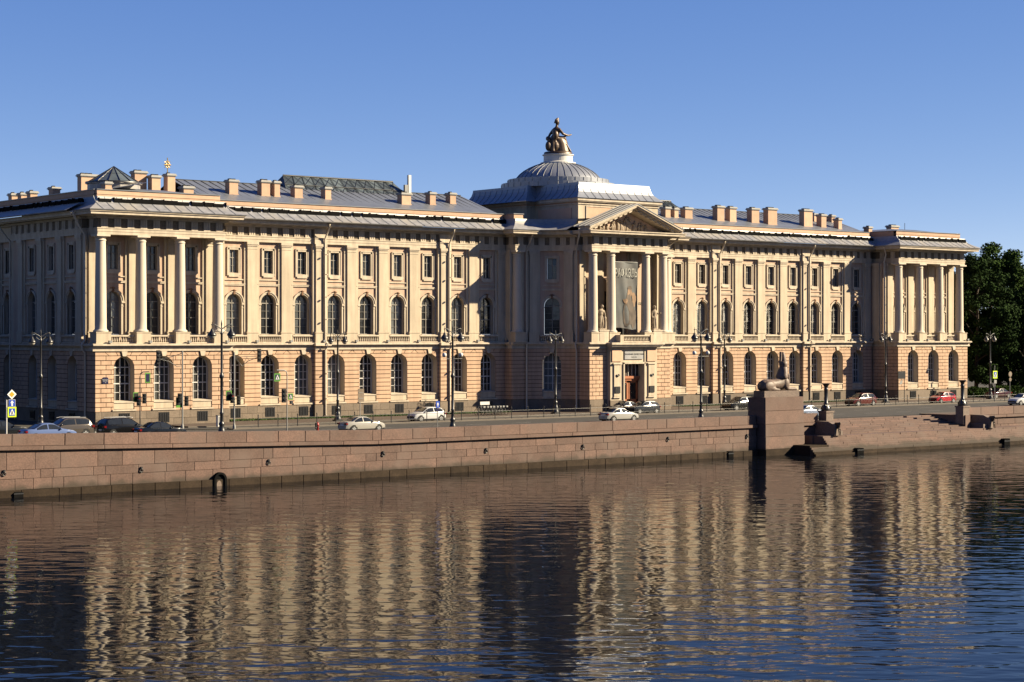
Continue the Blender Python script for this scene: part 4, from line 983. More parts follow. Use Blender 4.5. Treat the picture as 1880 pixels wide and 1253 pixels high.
m.tube([(-.25, .5, 2.68), (-.55, .72, 2.2), (-.85, .6, 1.8)], [.18, .15, .12], 8); m.ell((-.95, .5, 1.72), (.22, .3, .26))
m.ell((-1.25, -.1, .85), (.36, .3, .55)); m.ell((-1.2, -.1, 1.5), (.2, .18, .22)); m.ell((1.15, .3, .45), (.3, .26, .3)); m.ell((.95, .55, .95), (.2, .2, .26)); m.box(.75, 1.15, .2, .6, .7, 1.25)
for q in range(9):   # deep folds of the robe
    y = -.75+q*.19; m.tube([(.05, y*.75, 1.75), (.62+.1*math.sin(q*2), y*.95, 1.1), (.98+.12*math.cos(q*3), y*1.1, .28)], [.07, .08, .10], 6)
fuse(m, 'figure', M['bronze'], st, .06, 1)

# --- porch and door
m = MB()
for s in (-1, 1):
    a, b_ = sorted((s*1.75, s*3.8)); m.box(a, b_, -8.85, -7.6, 0, 7.75)
m.box(-1.76, 1.76, -8.75, -7.6, 5.85, 7.75); m.build('porch_wall', M['cream'], AC)
m = MB()
for s in (-1, 1):
    a, b_ = sorted((s*1.8, s*3.85)); m.box(a, b_, -8.93, -8.6, 0, 1.45)
m.build('porch_plinth', M['plinth'], AC)
for s in (-1, 1):
    m = MB(); a, b_ = sorted((s*2.3, s*3.3)); m.box(a, b_, -9.0, -8.84, 1.9, 5.7); m.build('porch_panel', M['cream'], AC)
    m = MB(); m.box(a+.1, b_-.1, -9.08, -8.98, 2.3, 3.1); m.build('plaque', M['black'], AC)
    m = MB(); m.box(a-.2, b_+.2, -9.12, -8.84, 5.75, 5.9); m.box(a-.1, b_+.1, -9.05, -8.84, 1.72, 1.88); m.build('panel_moulding', M['trim'], AC)
    m = MB(); xm = (a+b_)/2; m.ell((xm, -9.05, 4.35), (.2, .1, .12), 8, 5); m.ell((xm+.16, -9.1, 4.48), (.1, .1, .14), 6, 5); m.ell((xm-.14, -9.06, 4.45), (.12, .08, .1), 6, 5); m.build('bronze_ornament', M['iron'], AC)
    m = MB(); a, b_ = sorted((s*2.1, s*3.6)); m.box(a, b_, -8.98, -8.84, 6.1, 7.5); m.build('porch_panel', M['chimney'], AC)
m = MB()
for s in (-1, 1): a, b_ = sorted((s*1.6, s*1.8)); m.box(a, b_, -9.0, -7.9, 1.2, 5.95)
m.box(-1.8, 1.8, -9.0, -7.9, 5.8, 6.0); m.build('door_frame', M['trim'], AC)
m = MB(); m.box(-4.0, 4.0, -9.3, -7.6, 7.75, 7.92); m.box(-4.15, 4.15, -9.55, -7.6, 7.92, 8.12); m.box(-4.3, 4.3, -9.75, -7.6, 8.12, 8.38); m.build('porch_cornice', M['trim'], AC)
o = link('balustrade', T_BALC, AC); o.location = (0, -9.25, 0)
for s in (-1, 1):
    m = MB(); a, b_ = sorted((s*2.2, s*2.75)); m.box(a, b_, -9.5, -8.6, 8.38, 9.3); m.build('balustrade_pier', M['cream'], AC)
m = MB(); m.box(-1.5, 1.5, -8.88, -8.7, 6.35, 7.3); pl_ = m.build('name_tablet', M['skirt'], AC)
text('inscription', 'СВОБОДНЫМЪ ХУДОЖЕСТВАМЪ', .21, M['black'], pl_, (0, -8.885, 6.95), (R(90), 0, 0), sx=.88); text('inscription', 'ЛѢТА 1765', .17, M['black'], pl_, (0, -8.885, 6.6), (R(90), 0, 0))
m = MB(); m.box(-1.62, 1.62, -7.75, -7.6, 0, 5.9); dr = m.build('entrance_door', M['darkwood'], AC)
for s in (-1, 1):
    m = MB(); a, b_ = sorted((s*.04, s*1.5)); m.box(a, a+.26, -7.9, -7.7, .5, 3.7); m.box(b_-.26, b_, -7.9, -7.7, .5, 3.7); m.box(a, b_, -7.9, -7.7, .5, 1.5); m.box(a, b_, -7.9, -7.7, 3.5, 3.75); m.build('door_leaf', M['wood'], dr)
    m = MB(); m.box(a+.26, b_-.26, -7.82, -7.78, 1.5, 3.5); m.build('pane', M['glass'], dr)
m = MB(); m.box(-1.6, 1.6, -8.05, -7.7, 3.75, 4.0); m.box(-1.6, 1.6, -8.2, -7.7, 4.0, 4.3); m.build('transom', M['wood'], dr)
m = MB()
for k in range(5): m.box(-1.2+k*.6-.03, -1.2+k*.6+.03, -7.85, -7.75, 4.3, 5.8)
m.build('fanlight_bars', M['white'], dr)
m = MB()
for i in range(3): m.box(-2.2+i*.15, 2.2-i*.15, -9.9+i*.33, -7.6, .1+i*.14, .25+i*.14)
m.build('door_step', M['greygranite'], AC)
# address plaque on the left pavilion
m = MB(); x, y, z = at(193, 700, 'y', -4.8); m.box(x-.32, x+.32, -4.87, -4.78, z-.27, z+.27); m.prism([(x-.32, z+.27), (x+.32, z+.27), (x+.2, z+.38), (x-.2, z+.38)], lambda a, b_, t: (a, t, b_), -4.87, -4.78); pq = m.build('address_plaque', M['navy'], AC)
text('lettering', 'УНИВЕРСИТЕТСКАЯ', .075, M['signwhite'], pq, (x, -4.875, z+.14), (R(90), 0, 0)); text('lettering', 'НАБЕРЕЖНАЯ', .09, M['signwhite'], pq, (x, -4.875, z+.0), (R(90), 0, 0)); text('lettering', '17', .14, M['signwhite'], pq, (x, -4.875, z-.16), (R(90), 0, 0))

# --- roof furniture
def chimney(px0, px1, ytop, yp, zb, pots=2, dark=False, dy=.95):
    pc = (px0+px1)/2; x, y, z = at(pc, ytop, 'y', yp); t = math.hypot(x-CX, y-CY)*math.cos(math.atan2(x-CX, y-CY)-YAW)
    X = (pc-940)/FPX; ka = FPX/t*(_c-X*_s); kb = FPX/t*(_s+X*_c)
    wx = max(.7, ((px1-px0)-dy*kb*.9)/ka*.92); 
    m = MB(); m.box(x-wx/2, x+wx/2, y-dy/2, y+dy/2, zb, z-.32); m.box(x-wx/2-.06, x+wx/2+.06, y-dy/2-.06, y+dy/2+.06, zb+.0, zb+.35)
    o = m.build('chimney', M['chimney'], AC)
    m = MB(); m.box(x-wx/2-.07, x+wx/2+.07, y-dy/2-.07, y+dy/2+.07, z-.36, z-.27); m.box(x-wx/2-.15, x+wx/2+.15, y-dy/2-.15, y+dy/2+.15, z-.27, z-.16); m.box(x-wx/2-.08, x+wx/2+.08, y-dy/2-.08, y+dy/2+.08, z-.16, z-.04); m.build('cap', M['cap'], o)
    m = MB()
    for k in range(max(1, int(wx/.5))): xx = x-wx/2+.3+k*.48; m.box(xx-.14, xx+.14, y-.2, y+.2, z-.05, z+.1)
    m.build('flue', M['soot'], o)
RZ = lambda y: 23.5+(y-.4)*.354 if y < 8.6 else 26.4-(y-8.6)*.36
for a in ((141, 181, 320, 9, 23.9), (186, 205, 333.5, -1.6, 23.9), (239.5, 270, 314, 6.5, 24), (271, 295, 322, 5.5, 24), (300, 322, 319, 6.0, 24), (329, 356, 342, .2, 23.8)): chimney(*a)
for a in ((413, 437.5, 330, 4), (472, 496, 331, 4), (498, 512, 332.6, 4), (533, 556, 340.7, 4), (589, 608, 343.4, 4), (729, 755, 354, 3.5), (781, 800, 353, 4), (818, 837, 354, 5),
          (1213, 1231, 380, 4), (1231.5, 1243.6, 382, 4), (1249, 1271.5, 381, 4), (1308, 1330, 378, 3.5), (1331, 1352, 380, 3.5), (1371, 1394, 382, 3.5), (1401, 1427, 382, 3), (1467, 1492, 384.6, 3), (1489, 1498, 392, 6), (1499, 1517, 393.5, 3), (1520, 1531, 395, 6), (1533, 1543, 401, 2.5)):
    chimney(*a, RZ(a[3])-.3)
for a in ((1586, 1601, 416, 2, 23.6), (1627, 1650, 414, 2, 23.6)): chimney(*a)
for px0, px1, yt in ((15, 33, 355), (34, 48, 354), (49, 69, 351), (89, 111, 343.4)):
    x, y, z = at((px0+px1)/2, yt, 'x', -65.5); chimney(px0, px1, yt, y, 23.6)
# round glass lantern on the left pavilion
x, y, z = at(209, 306, 'y', 4.2); root = empty('lantern_root', (x, y, 0)); root.parent = AC; root.name = 'glass_lantern'
m = MB(); m.lathe([(2.75, 24.6), (2.75, 25.15), (2.95, 25.2), (2.95, 25.3)], 14, smooth=False); m.build('drum', M['skirt'], root)
n_ = 14; zt = z
for k in range(n_):
    a, b_ = 2*math.pi*k/n_, 2*math.pi*(k+1)/n_
    m = MB(); m.add([(2.8*math.cos(a), 2.8*math.sin(a), 25.32), (2.8*math.cos(b_), 2.8*math.sin(b_), 25.32), (.1*math.cos(b_), .1*math.sin(b_), zt-.05), (.1*math.cos(a), .1*math.sin(a), zt-.05)], [(0, 1, 2, 3)]); m.build('pane', M['skyglass'], root)
m = MB()
for k in range(n_): a = 2*math.pi*k/n_; m.tube([(2.84*math.cos(a), 2.84*math.sin(a), 25.34), (0, 0, zt)], .05, 5)
m.lathe([(2.98, 25.28), (2.98, 25.42), (2.75, 25.44)], 28); m.lathe([(1.25, 25.34+(zt-25.34)*.56), (1.3, 25.34+(zt-25.34)*.55)], 28, cap=False); m.build('glazing_bars', M['iron'], root)
# long ridged skylights
def skylight(xa, xb, yr, zr, hw, zb, nx):
    root = empty('ridge_skylight', (0, 0, 0)); root.parent = AC
    m = MB(); m.box(xa+.2, xb-.2, yr-hw+.05, yr+hw, zb-1.2, zb+.02); m.build('kerb', M['roof'], root)
    fr = MB(); cut = 1.2
    corners = [(xa, yr-hw, zb), (xb, yr-hw, zb), (xb-cut, yr, zr), (xa+cut, yr, zr)]
    for s in (-1, 1):
        for i in range(nx):
            for j in range(2):
                def pt(u, v): 
                    x = (xa+cut*v)+(xb-xa-2*cut*v)*u; return (x, yr+s*hw*(1-v), zb+(zr-zb)*v)
                u0, u1, v0, v1 = i/nx, (i+1)/nx, j/2, (j+1)/2
                mp_ = MB(); mp_.add([pt(u0, v0), pt(u1, v0), pt(u1, v1), pt(u0, v1)], [(0, 1, 2, 3)])
                if s < 0: mp_.build('pane', M['skyglass'], root)
                else: fr.add(mp_.v, mp_.f)
                if s < 0:
                    a, b_, c_, d_ = [(p[0], p[1]-.05, p[2]+.05) for p in mp_.v]; fr.tube([a, b_], .04, 4); fr.tube([a, d_], .04, 4); fr.tube([a, c_], .025, 4); fr.tube([b_, d_], .025, 4)
    fr.tube([(xa+cut, yr-.03, zr+.04), (xb-cut, yr-.03, zr+.04)], .09, 5)
    for xe, xc in ((xa, xa+cut), (xb, xb-cut)): fr.add([(xe, yr-hw, zb), (xe, yr+hw, zb), (xc, yr, zr)], [(0, 1, 2)])
    fr.build('glazing_bars', M['iron'], root)
xa = at(520, 360, 'y', 8)[0]-.4; xb = at(748, 360, 'y', 8)[0]
skylight(xa, xb, 9.4, 27.75, 2.7, 25.45, 12)
xa = at(1196, 380, 'y', 9)[0]; xb = at(1252, 380, 'y', 9)[0]
skylight(xa, xb, 10, 27.5, 2.2, 25.6, 5)
# antenna and gilded cross
x, y, z = at(751.5, 322, 'y', 7.5); m = MB(); m.box(x-.09, x+.09, y-.1, y+.1, 26, z); m.box(x-.22, x+.16, y-.18, y+.14, z-2.3, z); o = m.build('antenna_panel', M['white'], AC); m = MB(); m.box(x-.75, x-.3, y-.15, y+.15, 26, z-1.2); m.build('mount', M['steel'], o)
x, y, z = at(307.5, 290, 'y', 12.0); m = MB(); zb = z-1.95
m.tube([(x, y, zb-3), (x, y, zb+1.95)], .055, 6); m.tube([(x-.42, y, zb+1.15), (x+.42, y, zb+1.15)], .07, 6); m.tube([(x-.22, y, zb+1.55), (x+.22, y, zb+1.55)], .06, 6)
m.tube([(x+.3*math.cos(t), y, zb+1.15+.3*math.sin(t)) for t in [i*math.pi/8 for i in range(17)]], .045, 5)
for q in range(4): t = q*math.pi/2+.78; m.tube([(x+.1*math.cos(t), y, zb+1.15+.1*math.sin(t)), (x+.5*math.cos(t), y, zb+1.15+.5*math.sin(t))], .035, 5)
m.build('gilded_cross', M['gold'], AC)
m = MB(); x, y, z = at(1661, 410, 'y', 6); m.tube([(x, y, 24), (x, y, z)], .04, 5); m.build('antenna_rod', M['iron'], AC)
#@@NEXT

# ------------------------------------------------------------------ statues and banner in the portico
def standing(x, lb, kind):
    root = empty('stone_statue', (x, -8.0, 8.4)); tag(root, lb, 'statue')
    m = MB(); m.box(-.72, .72, -.62, .62, 0, 1.35); m.box(-.78, .78, -.68, .68, 1.35, 1.5); m.build('pedestal', M['trim'], root)
    m = MB(); z = 1.5
    m.box(-.55, .55, -.45, .45, z, z+.14)
    if kind == 0:      # nude man leaning on a draped club
        m.tube([(-.16, -.1, z+.1), (-.2, -.1, z+.75), (-.14, 0, z+1.5)], [.1, .15, .22], 10); m.tube([(.2, .05, z+.1), (.22, -.06, z+.75), (.1, 0, z+1.5)], [.1, .15, .22], 10)
        m.ell((-.18, -.2, z+.12), (.1, .2, .08)); m.ell((.22, -.1, z+.12), (.1, .2, .08))
        m.ell((-.02, 0, z+1.55), (.32, .22, .25)); m.ell((.0, 0, z+1.95), (.31, .22, .38)); m.ell((.03, 0, z+2.25), (.4, .24, .28))
        m.tube([(.05, 0, z+2.4), (.1, -.05, z+2.65)], [.14, .12], 8); m.ell((.13, -.08, z+2.8), (.17, .19, .22)); m.ell((.15, -.24, z+2.78), (.05, .05, .05))
        m.tube([(.4, 0, z+2.32), (.58, -.02, z+1.9), (.62, -.05, z+1.45)], [.14, .12, .09], 8); m.tube([(-.36, .05, z+2.3), (-.5, .15, z+1.9), (-.3, .25, z+1.6)], [.14, .12, .09], 8)
        m.tube([(.62, -.05, z+1.55), (.66, 0, z+.9), (.62, .02, z+.1)], [.12, .2, .26], 8); m.ell((.62, 0, z+1.4), (.22, .2, .25))
    else:              # draped woman
        m.loft([[(px_+rx*math.cos(2*math.pi*k/16), ry*math.sin(2*math.pi*k/16), z+zz) for k in range(16)] for zz, px_, rx, ry in ((.1, 0, .42, .36), (.6, .02, .36, .3), (1.1, .03, .33, .27), (1.5, 0, .34, .26), (1.8, 0, .26, .2), (2.15, 0, .34, .23), (2.38, 0, .3, .18), (2.5, 0, .12, .11))])
        m.tube([(0, 0, z+2.4), (-.02, -.02, z+2.65)], [.12, .1], 8); m.ell((-.03, -.04, z+2.8), (.15, .17, .2)); m.ell((-.03, .06, z+2.88), (.17, .16, .15))
        m.tube([(.3, 0, z+2.3), (.45, -.12, z+1.95), (.62, -.3, z+2.0)], [.11, .1, .07], 8); m.tube([(-.3, 0, z+2.3), (-.46, .02, z+1.85), (-.42, -.12, z+1.45)], [.11, .09, .07], 8)
        for q in range(7): a = q*.75; m.tube([(.3*math.cos(a), .24*math.sin(a), z+1.6), (.38*math.cos(a+.2), .32*math.sin(a+.2), z+.12)], [.05, .09], 6)
        m.ell((.66, -.32, z+2.05), (.12, .1, .1))
    fuse(m, 'figure', M['statue'], root, .05, 1)
standing(-4.55, 'weathered stone statue of a nude man leaning on a club, left of the banner', 0)
standing(4.2, 'weathered stone statue of a draped figure, right of the banner', 1)
bn = empty('exhibition_banner', (-.3, -7.62, 0)); tag(bn, 'tall dark banner with large pale lettering hung between the portico columns', 'banner')
def wave(x, z): return .10*math.sin(x*2.1+z*.35)+.05*math.sin(x*5+z*.8)*(1-(z-10)/9)
m = MB(); nx, nz = 24, 40; Z0, Z1 = 10.05, 18.1
vs_ = [(-1.98+3.96*i/nx, wave(-1.98+3.96*i/nx, Z0+(Z1-Z0)*j/nz), Z0+(Z1-Z0)*j/nz+(.12*math.sin(i/nx*6)*(1-j/nz))) for j in range(nz+1) for i in range(nx+1)]
m.add(vs_, [(j*(nx+1)+i, j*(nx+1)+i+1, (j+1)*(nx+1)+i+1, (j+1)*(nx+1)+i) for j in range(nz) for i in range(nx)], True); m.build('cloth', M['banner'], bn)
def blob(name, mat, cx, cz, rx, rz, k=0):
    m = MB(); n_ = 20; pts = [(cx, wave(cx, cz)-.035-k, cz)]
    for i in range(n_):
        a = 2*math.pi*i/n_; q = 1+.13*math.sin(3*a+cx*5)+.08*math.sin(5*a+cz); x = max(-1.95, min(1.95, cx+rx*q*math.cos(a))); z = cz+rz*q*math.sin(a); pts.append((x, wave(x, z)-.035-k, z))
    m.add(pts, [(0, 1+i, 1+(i+1) % n_) for i in range(n_)]); m.build(name, mat, bn)
blob('printed_figure', M['print2'], .55, 12.2, .95, 2.0); blob('printed_figure', M['print'], .75, 14.5, .42, .55, .004); blob('printed_figure', M['print'], 1.45, 13.6, .35, .9, .004); blob('printed_figure', M['print'], -.05, 13.4, .35, .3, .008); blob('printed_figure', M['print2'], 1.3, 11.4, .5, 1.2, .004); blob('printed_figure', M['print2'], .75, 15.0, .4, .22, .008)
tx = text('lettering', 'РАФАЭЛЬ', 1, M['letter'], bn, (0, -.16, 16.75), (R(90), 0, 0), ext=.005)
xs_ = [v.co.x for v in tx.data.vertices]; ys_ = [v.co.y for v in tx.data.vertices]
tx.scale = (3.6/(max(xs_)-min(xs_)), 1.15/(max(ys_)-min(ys_)), 1)
m = MB(); m.tube([(-2.1, 0, 18.12), (2.1, 0, 18.12)], .05, 6); m.build('top_pole', M['steel'], bn)

# ------------------------------------------------------------------ street lamps
def lamp_proto():
    root = empty('street_lamp')
    m = MB(); m.box(-.42, .42, -.42, .42, 0, .18); m.lathe([(.40, .18), (.40, .35), (.30, .55), (.33, .75), (.26, .95), (.20, 1.25), (.24, 1.35), (.24, 1.45), (.15, 1.6)], 14); m.build('base', M['iron'], root)
    m = MB(); m.lathe([(.15, 1.5), (.14, 2.2), (.19, 2.3), (.13, 2.4), (.12, 5.2), (.18, 5.3), (.2, 5.45), (.13, 5.6), (.1, 5.7), (.09, 8.9), (.14, 9.0), (.08, 9.1), (.05, 9.6), (.07, 9.8), (.03, 10.05), (.0, 10.2)], 12); m.build('post', M['iron'], root)
    for s in (-1, 1):
        m = MB(); m.tube([(0, 0, 9.35), (s*.3, 0, 9.55), (s*.65, 0, 9.75), (s*.92, 0, 9.78), (s*1.0, 0, 9.7)], [.05, .045, .04, .04, .035], 6); m.tube([(0, 0, 9.0), (s*.4, 0, 9.25), (s*.62, 0, 9.6), (s*.5, 0, 9.72), (s*.42, 0, 9.6)], .028, 5); m.tube([(s*.92, 0, 9.75), (s*.92, 0, 9.35)], .035, 6); m.tube([(s*.92, 0, 9.78), (s*.92, 0, 9.98)], .02, 5); m.build('arm', M['iron'], root)
        m = MB(); m.lathe([(.05, 9.42), (.1, 9.36), (.16, 9.2), (.28, 9.05), (.37, 8.9), (.38, 8.82), (.33, 8.82)], 16, (s*.92, 0, 0)); sh = m.build('lamp_shade', M['iron'], root)
        m = MB(); m.lathe([(.30, 8.85), (.29, 8.74), (.22, 8.62), (.1, 8.55), (.01, 8.53)], 14, (s*.92, 0, 0)); m.build('globe', M['globe'], sh)
    return root
lp = lamp_proto(); first = True
LAMPS = [(407, -39.4, 'black twin-headed street lamp behind the parapet, in front of the left pavilion'), (831, -39.4, 'black twin-headed street lamp behind the parapet, left of the shaded centre'), (1287, -39.4, 'tall black twin-headed street lamp behind the parapet, right of the portico'),
         (75, -9.4, 'black twin-headed street lamp at far left before the shaded side wall'), (620, -9.4, 'black twin-headed street lamp on the pavement below the left wing'), (1020, -9.6, 'black twin-headed street lamp in front of the shaded concave bay'), (1330, -9.6, 'black twin-headed street lamp on the pavement below the right wing, left of the sphinx'), (1626, -9.8, 'black twin-headed street lamp beside the right pavilion, in shade'), (1818, -9.8, 'black twin-headed street lamp among the trees at the right')]
for px, yy, lb in LAMPS:
    x = at(px, 600, 'y', yy)[0]; o = lp if first else copy_tree(lp); first = False
    o.location = (x, yy, ramp(x)+.1 if px != 75 else .1); tag(o, lb, 'street lamp', 'twin-headed street lamps')
    if yy > -20: o.scale = (.97, .97, .96)
    if px in (831, 1287):       # round cameras on a cross arm
        k = MB(); k.tube([(-1.1, 0, 7.0), (1.1, 0, 7.0)], .03, 6); k.build('camera_bracket', M['iron'], o)
        for s in (-1, 1): k = MB(); k.ell((s*.95, 0, 7.35), (.2, .22, .22), 10, 7); k.build('camera_dome', M['white'], o)

# ------------------------------------------------------------------ signals and signs
def plate(parent, name, mat, x, z, w_, h_, y=0, t=.03):
    m = MB(); m.box(x-w_/2, x+w_/2, y-t, y, z-h_/2, z+h_/2); return m.build(name, mat, parent)
def poly(parent, name, mat, pts, y, t=.012):
    m = MB(); m.prism(pts, lambda a, b_, q: (a, q, b_), y-t, y); return m.build(name, mat, parent)
def crossing(parent, x, z, s, mat, y=0):
    p = plate(parent, 'sign_board', mat, x, z, s, s*1.12, y); h = s*.36
    plate(p, 'blue_field', M['blue'] if mat == M['lime'] else M['navy'], x, z, s*.7, s*.8, y-.032, .01)
    poly(p, 'white_triangle', M['signwhite'], [(x-h*.85, z-h*.8), (x+h*.85, z-h*.8), (x, z+h)], y-.044)
    poly(p, 'walker', M['black'], [(x-.06*s, z-h*.7), (x+.02*s, z-h*.25), (x+.10*s, z-h*.7), (x+.14*s, z-h*.7), (x+.05*s, z-.02*s), (x+.03*s, z+h*.35), (x-.04*s, z+h*.35), (x-.06*s, z-.02*s), (x-.12*s, z-h*.7)], y-.058)
def signal(parent, x, z, y=0, lit=False, h_=.95):
    m = MB(); m.box(x-.16, x+.16, y-.24, y, z-h_/2, z+h_/2); p = m.build('signal_head', M['black'], parent)
    for k in range(3):
        zz = z+h_*.3-k*h_*.3; m = MB(); m.prism([(.11*math.cos(a), zz+.11*math.sin(a)) for a in [i*math.pi/5 for i in range(10)]], lambda a, b_, t: (x+a, t, b_), y-.27, y-.23); m.build('lens', M['redlamp'] if (k == 0 and lit) else M['black'], p)
        m = MB(); m.prism([(.13*math.cos(a), zz+.13*math.sin(a)) for a in [i*math.pi/6 for i in range(7)]], lambda a, b_, t: (x+a, t, b_), y-.36, y-.24); m.build('visor', M['black'], p)
def pole(parent, h, r=.07, mat=None):
    m = MB(); m.lathe([(r*2.2, 0), (r*2.2, .25), (r*1.3, .5), (r*1.1, .6), (r, h)], 10); return m.build('pole', mat or M['steel'], parent)
def gpos(px, y): x = at(px, 700, 'y', y)[0]; return (x, y, ramp(x)+.1)
# left arm signal
r1 = empty('traffic_signal', gpos(335, -17.2)); tag(r1, 'grey traffic signal mast with truss arm reaching left, before the left pavilion', 'traffic signal', 'traffic signals')
pole(r1, 7.55)
m = MB(); m.tube([(0, 0, 7.3), (-1.5, 0, 6.9), (-2.5, 0, 6.75)], .035, 6); m.tube([(0, 0, 6.1), (-.6, 0, 6.05), (-1.5, 0, 6.55), (-2.5, 0, 6.75)], .035, 6); m.tube([(-1.0, 0, 7.05), (-1.0, 0, 6.2)], .025, 5); m.build('truss_arm', M['iron'], r1)
signal(r1, -2.65, 6.95, 0, False, 1.3); signal(r1, -.42, 3.0, -.1); p_ = plate(r1, 'sign_board', M['green'], -.3, 2.6, .7, 1.0, .1); plate(p_, 'dark_field', M['black'], -.3, 2.68, .55, .7, .065, .012); signal(r1, .42, 2.7, .1)
r2 = empty('traffic_signal', gpos(430, -17.4)); tag(r2, 'grey traffic signal mast with truss arm reaching right, beside the tall lamp', 'traffic signal', 'traffic signals')
pole(r2, 7.5)
m = MB(); m.tube([(0, 0, 7.0), (1.2, 0, 7.05), (2.6, 0, 7.1)], .035, 6); m.tube([(.1, 0, 6.9), (.9, 0, 6.1), (1.5, 0, 6.6), (2.6, 0, 6.95)], .035, 6); m.tube([(.9, 0, 6.1), (1.4, 0, 7.0), (1.7, 0, 6.7)], .025, 5); m.build('truss_arm', M['iron'], r2)
signal(r2, 2.75, 7.15, 0, False, 1.3); p_ = plate(r2, 'sign_board', M['green'], -.55, 3.25, .62, 1.0, .1); plate(p_, 'dark_field', M['black'], -.55, 3.25, .46, .8, .065, .012); signal(r2, -.32, 3.0, -.05, True); signal(r2, .42, 2.8, 0)
r3 = empty('traffic_signal', gpos(257, -17.0)); tag(r3, 'slim bent signal post with hanging sign above the black parked cars', 'traffic signal', 'traffic signals')
m = MB(); m.tube([(0, 0, 0), (0, 0, 5.0), (.06, 0, 5.3), (.3, 0, 5.45), (.95, 0, 5.48)], .05, 7); m.build('pole', M['iron'], r3)
p_ = plate(r3, 'sign_board', M['green'], .8, 4.9, .55, .95, 0); plate(p_, 'dark_field', M['navy'], .8, 4.9, .38, .75, -.032, .012); p_ = plate(r3, 'sign_board', M['green'], -.38, 3.1, .55, .9, .1); plate(p_, 'dark_field', M['black'], -.38, 3.1, .4, .72, .065, .012); signal(r3, -.22, 2.75, -.05, True); signal(r3, .4, 2.95, 0)
r4 = empty('traffic_signal', gpos(527, -37.5)); tag(r4, 'slim bent post with green-edged crossing sign and signals, behind the parapet', 'traffic signal', 'traffic signals')
m = MB(); m.tube([(0, 0, 0), (0, 0, 5.6), (-.08, 0, 5.85), (-.35, 0, 5.98), (-1.05, 0, 5.98)], .05, 7); m.build('pole', M['steel'], r4)
crossing(r4, -1.0, 5.35, .62, M['green'], 0); crossing(r4, .35, 3.65, .5, M['green'], 0); signal(r4, -.4, 3.75, 0, False, 1.2); m = MB(); m.box(.25, .5, -.2, 0, 3.0, 3.3); m.build('junction_box', M['iron'], r4)
# priority signs at the far left
r5 = empty('sign_post', gpos(12, -37.0)); tag(r5, 'grey post with priority diamond, blue arrow and yellow-edged crossing sign at far left', 'road signs')
pole(r5, 3.35, .05, M['white'])
poly(r5, 'diamond_sign', M['signwhite'], [(.4+.39*math.cos(a), 3.78+.39*math.sin(a)) for a in (0, math.pi/2, math.pi, 1.5*math.pi)], -.08, .03); poly(r5, 'orange_diamond', M['orange'], [(.4+.23*math.cos(a), 3.78+.23*math.sin(a)) for a in (0, math.pi/2, math.pi, 1.5*math.pi)], -.112)
p_ = plate(r5, 'arrow_sign', M['signwhite'], .42, 3.08, .56, .58, -.06); plate(p_, 'blue_field', M['blue'], .42, 3.08, .52, .54, -.092, .01); poly(p_, 'white_arrow', M['signwhite'], [(.36, 2.86), (.48, 2.86), (.48, 3.1), (.57, 3.1), (.42, 3.3), (.27, 3.1), (.36, 3.1)], -.103)
crossing(r5, .42, 2.38, .72, M['lime'], -.06)
r6 = empty('sign_post', gpos(803, -37.5)); tag(r6, 'small blue parking sign on a thin post beside the white hatchback', 'road signs'); pole(r6, 3.1, .035); p_ = plate(r6, 'blue_sign', M['blue'], 0, 2.75, .42, .62, -.04); poly(p_, 'white_arrow', M['signwhite'], [(-.04, 2.56), (.04, 2.56), (.04, 2.75), (.12, 2.75), (0, 2.95), (-.12, 2.75), (-.04, 2.75)], -.072); plate(r6, 'lower_plate', M['navy'], 0, 2.25, .42, .25, -.04)
r7 = empty('sign_post', gpos(661, -16.2)); tag(r7, 'grey back of a tall road sign behind the silver saloon', 'road signs'); pole(r7, 3.6, .04); plate(r7, 'sign_back', M['plinth'], .08, 2.95, .75, 1.35, -.04); m = MB(); m.box(-.2, .35, -.1, -.07, 2.6, 2.66); m.box(-.2, .35, -.1, -.07, 3.2, 3.26); m.build('clamp', M['steel'], r7)
r8 = empty('notice_board', gpos(1655, -10.6)); tag(r8, 'dark rectangular board on two posts before the right pavilion', 'sign'); m = MB(); m.tube([(-.65, 0, 0), (-.65, 0, 3.2)], .04, 6); m.tube([(.6, 0, 0), (.6, 0, 4.3)], .05, 6); m.build('pole', M['iron'], r8); plate(r8, 'board', M['black'], -.02, 3.75, 1.5, 1.05, -.06); poly(r8, 'lower_sign', M['steel'], [(-.55, 2.4), (.1, 2.55), (.15, 3.05), (-.25, 2.95)], -.05)
r9 = empty('sign_post', gpos(1826, -12.5)); tag(r9, 'yellow-edged crossing sign on a post under the right-hand trees', 'road signs'); pole(r9, 4.9, .05); crossing(r9, -.0, 3.6, .95, M['lime'], -.08); plate(r9, 'lower_plate', M['steel'], .05, 2.6, .55, .5, -.08)
r10 = empty('sign_post', gpos(1854, -12.0)); tag(r10, 'dim round road sign on a thin post at the right edge', 'road signs'); pole(r10, 4.0, .045); poly(r10, 'round_sign', M['plinth'], [(.38*math.cos(a), 3.6+.38*math.sin(a)) for a in [i*math.pi/10 for i in range(20)]], -.06, .03); poly(r10, 'stripe', M['steel'], [(-.06, 3.4), (.06, 3.4), (.06, 3.8), (-.06, 3.8)], -.095); poly(r10, 'lower_round', M['plinth'], [(.28*math.cos(a), 2.85+.28*math.sin(a)) for a in [i*math.pi/10 for i in range(20)]], -.06, .03)
